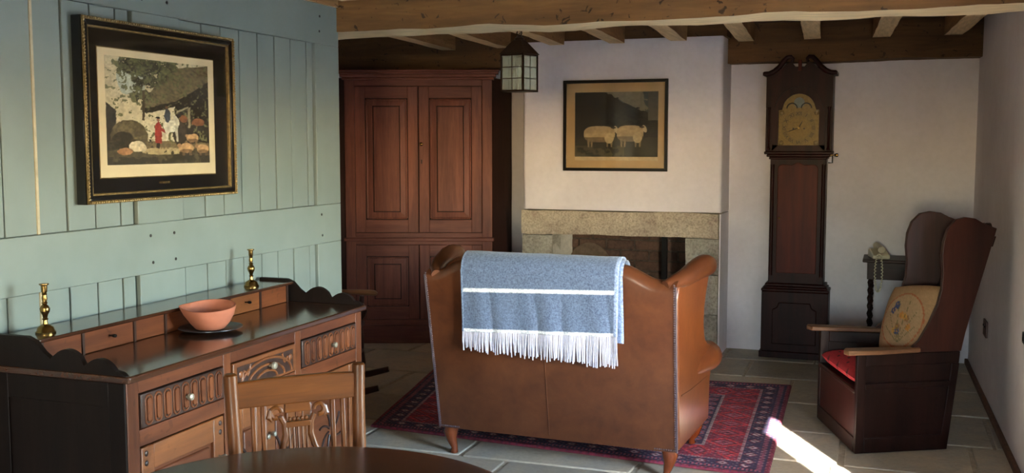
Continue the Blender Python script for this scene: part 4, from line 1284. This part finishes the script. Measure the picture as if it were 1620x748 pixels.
MB().lathe([(0.022,gh+0.068),(0.024,gh+0.078),(0.014,gh+0.086),(0.008,gh+0.094)], 14).build('chimney_cap', M['lant'], la)
MB().tube([(0.014*math.cos(a), 0, gh+0.103+0.014*math.sin(a)) for a in [2*math.pi*i/16 for i in range(16)]], 0.003, 6, closed=True).build('ring', M['lant'], la)
MB().tube([(0,0,gh+0.112),(0,0.012,gh+0.108+0.004),(0,0.010,gh+0.104),(0,0,gh+0.100)], 0.0025, 6).build('hook', M['lant'], la)
for fx, fy in ((0,-1),(1,0),(0,1),(-1,0)):
    for i in range(2):
        for j in range(3):
            u0 = -hw+0.005+i*(hw-0.005); u1 = u0+hw-0.005; z0 = 0.008+j*(gh-0.016)/3; z1 = z0+(gh-0.016)/3
            q = MB()
            if fx == 0: q.box(u0+0.001, u1-0.001, fy*hw-0.001, fy*hw+0.001, z0+0.001, z1-0.001)
            else: q.box(fx*hw-0.001, fx*hw+0.001, u0+0.001, u1-0.001, z0+0.001, z1-0.001)
            q.build('pane', M['lant_glass'], la)
    lead = MB()
    def lb(u0,u1,z0,z1):
        if fx == 0: lead.box(u0,u1,fy*hw-0.002,fy*hw+0.002,z0,z1)
        else: lead.box(fx*hw-0.002,fx*hw+0.002,u0,u1,z0,z1)
    lb(-0.0015,0.0015,0.006,gh-0.006)
    for j in (1,2): lb(-hw+0.003,hw-0.003,0.008+j*(gh-0.016)/3-0.0015,0.008+j*(gh-0.016)/3+0.0015)
    lead.build('leading', M['lant'], la)
MB().lathe([(0.010,0.003),(0.010,0.07),(0.006,0.072)], 12).build('candle_tube', plain('ivory_tube', (214,206,184), 0.5), la)
MB().lathe([(0.005,0.071),(0.011,0.085),(0.013,0.098),(0.009,0.115),(0.003,0.128)], 12).build('bulb', plain('frosted_bulb', (226,226,222), 0.25), la)
# ------------------------------------------------------------------ longcase clock (local -y faces the room)
M['mahog'] = wood('clock_mahogany', (30,10,9), (58,22,17), 'z', 0.42, 12, coat=0.0, bstr=0.08, spec=0.15)
M['mahog_red'] = wood('clock_flame_mahogany', (66,19,11), (104,35,18), 'z', 0.42, 8, coat=0.0, bstr=0.06, spec=0.15)
M['dial'] = plain('etched_brass_dial', (134,110,58), 0.5, 0.6, var=0.2, scale=70)
M['dial_dark'] = plain('dial_engraving', (30,24,16), 0.7)
M['chapter'] = plain('silvered_brass_ring', (122,102,56), 0.5, 0.6, var=0.15, scale=60)
ck = thing('longcase_clock', 'tall dark mahogany longcase clock with arched brass dial', 'clock', (-0.602, 7.575, 0))
bd = 0.115     # half depth
MB().box(-0.237, 0.237, -bd-0.010, bd, 0.0, 0.045).build('plinth', M['mahog'], ck, bevel=0.004)
MB().box(-0.226, 0.226, -bd, bd, 0.045, 0.470).build('base', M['mahog'], ck, bevel=0.004)
bp_ = [(-0.15,0.10),(0.15,0.10),(0.15,0.345),(0.135,0.350),(0.118,0.360),(0.112,0.380),(0.108,0.395),(-0.108,0.395),(-0.112,0.380),(-0.118,0.360),(-0.135,0.350),(-0.15,0.345)]
MB().prism_y(bp_, -bd-0.010, -bd+0.004).build('base_panel', M['mahog'], ck, bevel=0.005)
for z0, z1, e in ((0.470,0.490,0.226),(0.490,0.505,0.214),(0.505,0.525,0.202)):
    MB().box(-e-0.004, e+0.004, -bd-0.002+(0.226-e)*0.6, bd, z0, z1).build('base_moulding', M['mahog'], ck, bevel=0.006, seg=3)
MB().box(-0.187, 0.187, -0.085, bd, 0.525, 1.400).build('trunk', M['mahog'], ck, bevel=0.004)
dpts = [(-0.135,0.60),(0.135,0.60),(0.135,1.33)] + [(0.10+0.035*math.cos(a), 1.33+0.03*math.sin(a)) for a in [R(15*i) for i in range(1,7)]] + \
       [(0.045,1.355),(0.0,1.375),(-0.045,1.355)] + [(-0.10-0.035*math.sin(a), 1.36-0.03*(1-math.cos(a))) for a in [R(15*i) for i in range(0,7)]]
td = MB().prism_y(dpts, -0.093, -0.083).build('trunk_door', M['mahog_red'], ck, bevel=0.003)
MB().lathe([(0.007,0),(0.007,0.004),(0.003,0.006)], 10, Matrix.Translation((-0.118,-0.093,0.985)) @ Matrix.Rotation(R(90),4,'X')).build('escutcheon', M['brass'], td)
for s in (-1,1):
    MB().tube([(s*0.172,-0.085,0.58),(s*0.172,-0.085,1.36)], 0.013, 12).build('quarter_column', M['mahog'], ck)
for z0, z1, e in ((1.395,1.412,0.196),(1.412,1.430,0.212),(1.430,1.450,0.228)):
    MB().box(-e, e, -bd+0.006-(e-0.196)*0.6, bd, z0, z1).build('hood_moulding', M['mahog'], ck, bevel=0.006, seg=3)
# hood
MB().box(-0.222, -0.155, -0.112, bd, 1.450, 1.955).build('hood_cheek', M['mahog'], ck, bevel=0.003)
MB().box(0.155, 0.222, -0.112, bd, 1.450, 1.955).build('hood_cheek', M['mahog'], ck, bevel=0.003)
MB().box(-0.2, 0.2, -0.07, bd, 1.450, 1.950).build('hood_back', M['mahog'], ck)
# hood door: frame with arched opening
def arch(r, n=20, cz=1.735): return [(r*math.cos(math.pi*i/n), cz+r*math.sin(math.pi*i/n)) for i in range(n+1)]
hd = MB()
outer = [(0.175,1.452),(0.175,1.752)] + arch(0.158) + [(-0.175,1.752),(-0.175,1.452)]
inner = [(0.135,1.492),(0.135,1.735),(0.112,1.735)] + arch(0.110)[1:-1] + [(-0.112,1.735),(-0.135,1.735),(-0.135,1.492)]
def ring(mb, y0, y1):
    # spandrel-filled frame: strip quads between matching loops
    n = 40
    def resample(pts, n):
        P_ = [Vector(p) for p in pts]; Ls = [0]
        for a, b in zip(P_[:-1], P_[1:]): Ls.append(Ls[-1]+(b-a).length)
        out = []
        for i in range(n+1):
            t = Ls[-1]*i/n
            for k in range(len(Ls)-1):
                if Ls[k+1] >= t-1e-9:
                    f = (t-Ls[k])/max(1e-9,Ls[k+1]-Ls[k]); out.append(P_[k].lerp(P_[k+1], f)); break
        return out
    A = resample(outer, n); B = resample(inner, n)
    rows = [[(p.x,y0,p.y) for p in A],[(p.x,y0,p.y) for p in B],[(p.x,y1,p.y) for p in B],[(p.x,y1,p.y) for p in A]]
    mb.grid(rows, wrap_u=True)
    mb.box(-0.175, 0.175, min(y0,y1), max(y0,y1), 1.452, 1.492)
ring(hd, -0.128, -0.108)
hdo = hd.build('hood_door', M['mahog'], ck)
# tympanum behind the swan neck
ty = [(-0.222,1.752),(-0.158,1.735)] + list(reversed(arch(0.160))) [1:-1] + [(0.158,1.735),(0.222,1.752),(0.222,1.965),(0.19,1.975),(0.13,2.01),(0.09,2.05),(0.055,2.06),(0.03,2.03),(-0.03,2.03),(-0.055,2.06),(-0.09,2.05),(-0.13,2.01),(-0.19,1.975),(-0.222,1.965)]
MB().prism_y(ty, -0.118, -0.105).build('tympanum', M['mahog'], ck)
MB().box(-0.222, 0.222, -0.105, bd, 1.952, 1.985).build('hood_top', M['mahog'], ck)
for s in (-1,1):
    path = [(0.240,1.985),(0.205,1.985),(0.170,2.000),(0.135,2.030),(0.108,2.068),(0.085,2.092),(0.060,2.096),(0.046,2.082),(0.050,2.066),(0.062,2.064)]
    sn = MB()
    sn.tube([(s*a,-0.122,b) for a,b in path], [0.015,0.017,0.018,0.018,0.017,0.016,0.014,0.012,0.010,0.008], 10)
    sn.build('swan_neck', M['mahog'], ck, smooth=70)
    MB().box(s*0.232-0.014, s*0.232+0.014, -0.135, bd, 1.972, 1.996).build('cornice_return', M['mahog'], ck, bevel=0.004)
    MB().lathe([(0.011,1.458),(0.013,1.468),(0.008,1.475),(0.0095,1.6),(0.008,1.735),(0.013,1.745),(0.011,1.755)], 12, None, (s*0.200,-0.124,0)).build('hood_column', M['mahog'], ck)
MB().box(-0.012, 0.012, -0.122, -0.10, 2.0, 2.075).build('finial_block', M['mahog_red'], ck, bevel=0.003)
# dial
dl = MB().prism_y([(0.136,1.490),(0.136,1.735),(0.112,1.735)] + arch(0.112)[1:-1] + [(-0.112,1.735),(-0.136,1.735),(-0.136,1.490)], -0.100, -0.094).build('dial', M['dial'], ck)
DCZ = 1.612
q = MB(); rows = []
for y_, r in ((-0.100,0.116),(-0.1035,0.116),(-0.1035,0.078),(-0.100,0.078)):
    rows.append([(r*math.cos(2*math.pi*k/48), y_, DCZ+r*math.sin(2*math.pi*k/48)) for k in range(48)])
q.grid(rows, wrap_u=True, wrap_v=True); q.build('chapter_ring', M['chapter'], dl)
def text_mesh(body, size):
    cu_ = bpy.data.curves.new('numeral', 'FONT'); cu_.body = body; cu_.size = size; cu_.align_x = 'CENTER'; cu_.align_y = 'CENTER'; cu_.extrude = 0.0003
    to = bpy.data.objects.new('numeral', cu_)
    COL.objects.link(to)
    dg = bpy.context.evaluated_depsgraph_get()
    me = bpy.data.meshes.new_from_object(to.evaluated_get(dg))
    bpy.data.objects.remove(to); bpy.data.curves.remove(cu_)
    return me
for i, s in enumerate(('XII','I','II','III','IIII','V','VI','VII','VIII','IX','X','XI')):
    a = R(90-30*i)
    me = text_mesh(s, 0.034)
    o = link('numeral', me, M['dial_dark'], dl)
    o.matrix_local = Matrix.Translation((0.097*math.cos(a), -0.1042, DCZ+0.097*math.sin(a))) @ Matrix.Rotation(-(a-math.pi/2), 4, 'Y') @ Matrix.Rotation(R(90), 4, 'X')
for ang, L, w in ((62, 0.055, 0.004), (200, 0.085, 0.003)):
    a = R(ang)
    MB().tube([(0,-0.107,DCZ),(L*0.6*math.cos(a),-0.107,DCZ+L*0.6*math.sin(a)),(L*math.cos(a),-0.107,DCZ+L*math.sin(a))], [w,w*0.8,0.001], 6).build('hand', M['iron'], dl)
MB().lathe([(0.008,-0.004),(0.008,0.004)], 12, Matrix.Translation((0,-0.106,DCZ)) @ Matrix.Rotation(R(90),4,'X')).build('hand_boss', M['brass'], dl)
for s in (-1,1):
    MB().lathe([(0.006,-0.001),(0.006,0.002)], 10, Matrix.Translation((s*0.036,-0.101,DCZ-0.005)) @ Matrix.Rotation(R(90),4,'X')).build('winding_hole', M['dial_dark'], dl)
for sx in (-1,1):
    for sz in (-1,1):
        MB().sphere((sx*0.115,-0.101,DCZ+sz*0.103), 0.016, 10, 6, (1,0.3,1)).build('spandrel', M['gilt'], dl)
# moon arch: pale moon, two engraved humps
MB().lathe([(0.036,-0.001),(0.036,0.001)], 24, Matrix.Translation((0.0,-0.1015,1.785)) @ Matrix.Rotation(R(90),4,'X')).build('moon_disc', plain('painted_moon_blue', (104,112,108), 0.5), dl)
for s in (-1,1):
    MB().tube([(s*(0.048+0.034*math.cos(a)),-0.102,1.747+0.034*math.sin(a)) for a in [math.pi*i/12 for i in range(13)]], 0.004, 6).build('moon_hump', M['dial_dark'], dl)
gp = MB().prism_y([(0.134,1.493),(0.134,1.735),(0.110,1.735)] + arch(0.109)[1:-1] + [(-0.110,1.735),(-0.134,1.735),(-0.134,1.493)], -0.114, -0.1125)
gp.build('glazing', M['pic_glass'], hdo)
# brass bracket on the side of the hood
bk2 = MB()
bk2.tube([(0.20,-0.06,1.372),(0.226,-0.075,1.372),(0.226,-0.075,1.44),(0.232,-0.08,1.452)], 0.004, 8)
bk2.build('hook', M['iron'], ck)
kx = Matrix.Translation((0.224,-0.078,1.425)) @ Matrix.Rotation(R(90),4,'Y')
MB().lathe([(0.004,-0.02),(0.004,0.012),(0.010,0.018),(0.013,0.030),(0.011,0.040)], 12, kx).build('pull_knob', M['brass'], ck)

# ------------------------------------------------------------------ lambing chair
M['lamb'] = wood('dark_settle_oak', (26,14,12), (48,27,22), 'z', 0.42, 10, coat=0.0, spots=0.3, spec=0.2)
M['lamb_x'] = wood('dark_settle_oak_rail', (32,17,14), (60,33,26), 'x', 0.42, 10, coat=0.0, spec=0.2)
M['lamb_wing'] = wood('worn_settle_wing', (38,18,15), (76,38,29), 'z', 0.36, 7, coat=0.05, spec=0.3)
M['lamb_arm'] = wood('worn_arm_oak', (96,62,40), (150,106,74), 'x', 0.45, 12)
# local x = front to back (u), local y = across from the near side (v)
ang = math.atan2(0.32, 0.947)
lc = thing('lambing_chair', 'dark oak winged lambing chair with box seat beside the right wall', 'chair', (-0.121, 5.229, 0), ang)
TP = 0.19; LW = 0.684
def sidep(far):
    def f(u, z, off):
        return (u, (LW - TP*u - off) if far else (TP*u + off), z)
    return f
wing = [(0.20,0.495),(0.27,0.505),(0.315,0.545),(0.365,0.63),(0.405,0.72),(0.425,0.80),(0.428,0.88),(0.420,0.96),(0.425,1.03),(0.445,1.09),(0.485,1.135),(0.535,1.147),(0.585,1.140),(0.625,1.118),(0.66,1.105),(0.700,1.090),(0.655,0.93),(0.60,0.74),(0.555,0.58),(0.536,0.4895),(0.20,0.4895)]
for far in (0, 1):
    f = sidep(far)
    MB().prism(wing, lambda p: f(p[0],p[1],0.0), lambda p: f(p[0],p[1],0.030)).build('wing', M['lamb_wing'], lc, bevel=0.007, seg=3)
    sp2 = MB().prism([(0.03,0.05),(0.484,0.05),(0.515,0.325),(0.525,0.43),(0.03,0.43)], lambda p: f(p[0],p[1],0.008), lambda p: f(p[0],p[1],0.026)).build('side_panel', M['lamb'], lc)
    for pts in ([(0.0,0.0),(0.045,0.0),(0.045,0.49),(0.0,0.49)], [(0.045,0.0),(0.478,0.0),(0.486,0.075),(0.045,0.075)], [(0.045,0.315),(0.514,0.315),(0.518,0.345),(0.045,0.345)], [(0.045,0.43),(0.527,0.43),(0.532,0.488),(0.045,0.488)], [(0.44,0.0),(0.479,0.0),(0.53,0.43),(0.49,0.43)]):
        MB().prism(pts, lambda p: f(p[0],p[1],0.0), lambda p: f(p[0],p[1],0.032)).build('side_rail', M['lamb'], lc, bevel=0.003)
    # arm rest with worn pale edges
    ap_ = [(-0.055, -0.030),(0.10,-0.035),(0.32,-0.012),(0.32,0.035),(0.10,0.050),(-0.05,0.055),(-0.068,0.01)]
    MB().prism(ap_, lambda p: f(p[0],0.491,p[1]), lambda p: f(p[0],0.514,p[1])).build('arm', M['lamb_arm'], lc, bevel=0.006, seg=3)
# front board
MB().box(0.004, 0.026, 0.04, LW-0.04, 0.06, 0.30).build('front_panel', M['lamb_wing'], lc)
MB().box(-0.002, 0.03, 0.03, LW-0.03, 0.0, 0.075).build('front_rail', M['lamb_x'], lc, bevel=0.004)
MB().box(-0.004, 0.05, 0.03, LW-0.03, 0.290, 0.315).build('front_rail', M['lamb_x'], lc, bevel=0.006)
MB().prism_z([(0.02,0.035),(0.02,LW-0.035),(0.52,LW-0.135),(0.52,0.135)], 0.295, 0.312).build('seat', M['lamb'], lc)
# back boards, raked, with a scalloped crest
def backu(z): return 0.455 + 0.235*max(0,(z-0.30))/0.83 if z > 0.30 else 0.455
nbd = 4
for i in range(nbd):
    v0 = 0.155 + (LW-0.31)*i/nbd; v1 = 0.155 + (LW-0.31)*(i+1)/nbd - 0.002
    top = [(v1, 1.085+0.018*math.sin(i*2.1+1))] + [(v1+(v0-v1)*k/6, 1.085+0.028*abs(math.sin(math.pi*(k/6+ i*0.5)))) for k in range(1,6)] + [(v0, 1.085+0.018*math.sin(i*1.7))]
    pts = [(v0,0.345),(v1,0.345)] + top
    MB().prism(pts, lambda p: (backu(p[1])-0.012+0.0, p[0], p[1]), lambda p: (backu(p[1])+0.012, p[0], p[1])).build('back_board', M['lamb'], lc, bevel=0.002, seg=1)
for z0, z1 in ((0.35,0.40),(1.0,1.05)):
    MB().prism([(0.145,z0),(LW-0.145,z0),(LW-0.145,z1),(0.145,z1)], lambda p: (backu(p[1])+0.013, p[0], p[1]), lambda p: (backu(p[1])+0.035, p[0], p[1])).build('back_rail', M['lamb'], lc)

# seat cushion and pillow
def pillow_grid(w, h, t, n=26, pw=2.4, pinch=0.05):
    top = np.zeros((n+1,n+1,3)); bot = np.zeros((n+1,n+1,3))
    for i in range(n+1):
        for j in range(n+1):
            a = -1+2*i/n; b = -1+2*j/n
            k = max(0,(1-abs(a)**pw))**0.55*max(0,(1-abs(b)**pw))**0.55
            x = a*w/2*(1-pinch*(b*b)); y = b*h/2*(1-pinch*(a*a))
            top[i,j] = (x,y,t/2*k); bot[i,j] = (x,y,-t/2*k)
    return top, bot
def cushion_paint(U, V):
    C = np.zeros(U.shape+(3,)); C[:] = npl((186,42,52))
    gx = (U*7 + 0.5*(np.floor(V*7) % 2)) % 1 - 0.5; gy = (V*7) % 1 - 0.5
    C[np.hypot(gx,gy) < 0.15] = npl((66,18,30))
    C *= (0.85+0.3*vnoise(U,V,60,2)[...,None])
    return C
n = 60
u_ = np.linspace(0,1,n+1); U, V = np.meshgrid(u_, u_, indexing='ij')
sc_ = thing('seat_cushion', 'red seat cushion with dark dots on the lambing chair', 'cushion', tuple(lc.matrix_basis @ Vector((0,0,0))), ang)
top, bot = pillow_grid(0.43, 0.585, 0.092, n, 7, 0.0)
def place_seat(p):
    p = p.copy(); u = p[...,0]/0.43+0.5
    x = 0.002 + p[...,0]+0.215; y = LW/2 + p[...,1]*(1-0.25*u)
    z = p[...,2] + 0.361
    return np.stack([x,y,z],-1)
M['cush'] = print_mat('red_woven_cushion', 0.85, weave=0.3)
np_grid('cover_top', place_seat(top), M['cush'], sc_, cushion_paint(U,V))
np_grid('cover_base', place_seat(bot)[::-1], M['cush'], sc_, cushion_paint(U,V)[::-1])
def emb_paint(U, V):
    C = np.zeros(U.shape+(3,)); C[:] = npl((172,136,97))
    d = np.hypot((U-0.5)*1.0, V-0.46)
    C[(d < 0.385)&(d > 0.365)] = npl((170,96,56))
    C[d < 0.365] = npl((178,146,107))
    rs = np.random.RandomState(5)
    for k in range(10):
        cx, cy = 0.5+rs.uniform(-0.22,0.22), 0.46+rs.uniform(-0.24,0.26)
        col = [(58,70,112),(74,84,120),(196,132,60),(150,110,70),(206,150,70)][k % 5]
        for q in range(5):
            a = q*2*math.pi/5
            C[np.hypot(U-cx-0.028*math.cos(a), V-cy-0.028*math.sin(a)) < 0.021] = npl(col)
        C[np.hypot(U-cx,V-cy) < 0.013] = npl((186,140,60))
    for k in range(6):
        x0 = 0.5; a = -0.9+0.36*k
        st_ = np.abs((U-x0)*math.cos(a)-(V-0.15)*math.sin(a)) < 0.005
        C[st_ & (d < 0.3) & (V > 0.15)] = npl((110,104,62))
    C *= (0.86+0.28*vnoise(U,V,70,8)[...,None])
    return C
pwn = thing('pillow', 'beige pillow embroidered with blue flowers on the lambing chair', 'pillow', tuple(lc.location), ang)
top, bot = pillow_grid(0.38, 0.40, 0.13, n, 3.0, 0.06)
def place_pil(p):
    Mt = Matrix.Translation((0.372, 0.335, 0.600)) @ Matrix.Rotation(R(17),4,'Z') @ Matrix.Rotation(R(-70),4,'Y') @ Matrix.Rotation(R(8),4,'Z')
    A = np.array(Mt)
    h = np.concatenate([p, np.ones(p.shape[:2]+(1,))], -1)
    return (h @ A.T)[...,:3]
# the pillow's local x runs upward after the turn
M['emb'] = print_mat('embroidered_linen', 0.9, weave=0.3)
Ct = emb_paint(1-V, U)
np_grid('front_cover', place_pil(top), M['emb'], pwn, Ct)
np_grid('back_cover', place_pil(bot)[::-1], plain('pillow_back', (176,140,100), 0.9), pwn)

# ------------------------------------------------------------------ barley-twist side table with telephone
stb = thing('side_table', 'dark oak side table with twisted legs behind the lambing chair', 'table', (0.16, 7.47, 0))
MB().box(-0.315, 0.315, -0.175, 0.175, 0.715, 0.735).build('table_top', M['lamb_x'], stb, bevel=0.005)
MB().box(-0.285, 0.285, -0.150, 0.150, 0.600, 0.715).build('apron', M['lamb_x'], stb, bevel=0.002)
for sx in (-1,1):
    for sy in (-1,1):
        tw_ = MB(); rows = []
        for i in range(61):
            z = 0.08+0.52*i/60; rw = []
            for k in range(12):
                a = 2*math.pi*k/12; ph = a+z*60
                r = 0.014+0.006*math.cos(2*ph/2*2)
                rw.append((sx*0.262+r*math.cos(a), sy*0.125+r*math.sin(a), z))
            rows.append(rw)
        tw_.grid(rows, wrap_v=True)
        tw_.box(sx*0.262-0.02, sx*0.262+0.02, sy*0.125-0.02, sy*0.125+0.02, 0.0, 0.09)
        tw_.build('leg', M['lamb'], stb, recalc=True)
for sy in (-1,1): MB().box(-0.25, 0.25, sy*0.125-0.012, sy*0.125+0.012, 0.05, 0.08).build('stretcher', M['lamb_x'], stb)
M['cream'] = plain('cream_plastic', (216,206,178), 0.4, var=0.04)
ph = thing('telephone', 'cream telephone with a looping coiled cord on the twisted-leg side table', 'telephone', (-0.055, 7.43, 0.7355), R(12))
MB().prism_x([(-0.09,0.0),(0.09,0.0),(0.09,0.055),(0.04,0.06),(-0.09,0.025)], -0.055, 0.055).build('base', M['cream'], ph, bevel=0.008, seg=3)
MB().tube([(0,-0.085,0.062),(0,-0.06,0.072),(0,0,0.078),(0,0.06,0.082),(0,0.085,0.075)], [0.024,0.018,0.016,0.018,0.024], 12).build('handset', M['cream'], ph)
loop = []
for i in range(240):
    t = i/239
    # down over the front edge of the table, round and back up
    a = math.pi*2*t
    cx = -0.030 - 0.022*math.sin(a) ; cz = -0.085 + 0.125*math.cos(a)
    w = i*0.9
    loop.append((cx+0.005*math.cos(w), -0.150-0.006*math.sin(w)-0.004, cz+0.003*math.sin(w)))
MB().tube(loop, 0.0034, 5).build('coiled_cord', M['cream'], ph)

# ------------------------------------------------------------------ socket and switch on the right wall
def wallplate(name, label, cat, y, z, w, h, mat, toggles):
    x = wall_x(y)
    t = thing(name, label, cat, (x, y, z), math.atan(0.0208))
    MB().box(-0.012, -0.0005, -w/2, w/2, -h/2, h/2).build('plate', mat, t, bevel=0.003)
    for dy, dz, tw2, th2 in toggles:
        MB().box(-0.017, -0.012, dy-tw2/2, dy+tw2/2, dz-th2/2, dz+th2/2).build('toggle', M['iron'], t, bevel=0.002)
wallplate('wall_socket', 'brown wall socket plate low on the right wall behind the lambing chair', 'socket', 6.66, 0.42, 0.155, 0.095, plain('brown_bakelite', (84,44,34), 0.45), [(-0.035,0.015,0.018,0.012),(0.035,0.015,0.018,0.012)])
wallplate('wall_switch', 'black switch plate on the right wall at the picture edge', 'switch', 5.10, 0.635, 0.10, 0.05, plain('black_bakelite', (22,22,22), 0.4), [(0.0,0.0,0.014,0.02)])

# ------------------------------------------------------------------ rocking chair beyond the end of the partition (local +x is its front)
M['rock'] = wood('dark_elm', (44,24,16), (80,46,28), 'z', 0.4, 12, coat=0.1)
M['rock_arm'] = wood('worn_arm_elm', (110,70,40), (160,112,72), 'x', 0.42, 12)
rk = thing('rocking_chair', 'dark wooden rocking chair mostly hidden behind the dresser end', 'chair', (-3.25, 5.50, 0), R(20))
for s in (-1,1):
    yy = s*0.26
    MB().tube([(-0.42,yy,0.105),(-0.28,yy,0.045),(-0.10,yy,0.022),(0.10,yy,0.022),(0.28,yy,0.045),(0.40,yy,0.075)], [0.016,0.020,0.021,0.021,0.021,0.018], 10).build('rocker', M['rock'], rk)
    MB().tube([(0.24,yy,0.05),(0.235,yy,0.12),(0.23,yy,0.20),(0.225,yy,0.28),(0.22,yy,0.36)], [0.014,0.019,0.014,0.020,0.015], 12).build('front_leg', M['rock'], rk)
    MB().tube([(-0.22,yy,0.05),(-0.21,yy,0.20),(-0.20,yy,0.36)], [0.014,0.018,0.015], 12).build('back_leg', M['rock'], rk)
    MB().tube([(0.21,yy,0.385),(0.23,yy,0.42),(0.235,yy,0.455),(0.23,yy,0.49),(0.235,yy,0.545)], [0.014,0.026,0.034,0.018,0.015], 14).build('arm_support', M['rock'], rk)
    MB().tube([(-0.27,yy,0.575),(0.0,yy,0.575),(0.20,yy,0.570),(0.27,yy,0.566),(0.315,yy+s*0.012,0.560),(0.33,yy+s*0.016,0.556)], [0.018,0.020,0.026,0.032,0.030,0.014], 12, flat=0.6).build('arm', M['rock_arm'], rk)
    MB().tube([(-0.20,s*0.22,0.37),(-0.27,s*0.23,0.70),(-0.35,s*0.23,1.02)], [0.017,0.018,0.014], 12).build('back_post', M['rock'], rk)
MB().box(-0.25, 0.25, -0.27, 0.27, 0.355, 0.388).build('seat', M['rock'], rk, bevel=0.012, seg=3)
MB().tube([(0.232,-0.26,0.20),(0.232,0.26,0.20)], [0.012,0.012], 10).build('stretcher', M['rock'], rk)
for i in range(5):
    yy = -0.15+0.075*i
    MB().tube([(-0.21,yy,0.38),(-0.33,yy,0.94)], 0.009, 8).build('spindle', M['rock'], rk)
MB().prism([(-0.24,0.92),(0.24,0.92),(0.24,0.98),(0.10,1.02),(-0.10,1.02),(-0.24,0.98)], lambda p: (-0.325-(p[1]-0.92)*0.25-0.01,p[0],p[1]), lambda p: (-0.325-(p[1]-0.92)*0.25+0.01,p[0],p[1])).build('top_rail', M['rock'], rk, bevel=0.005)
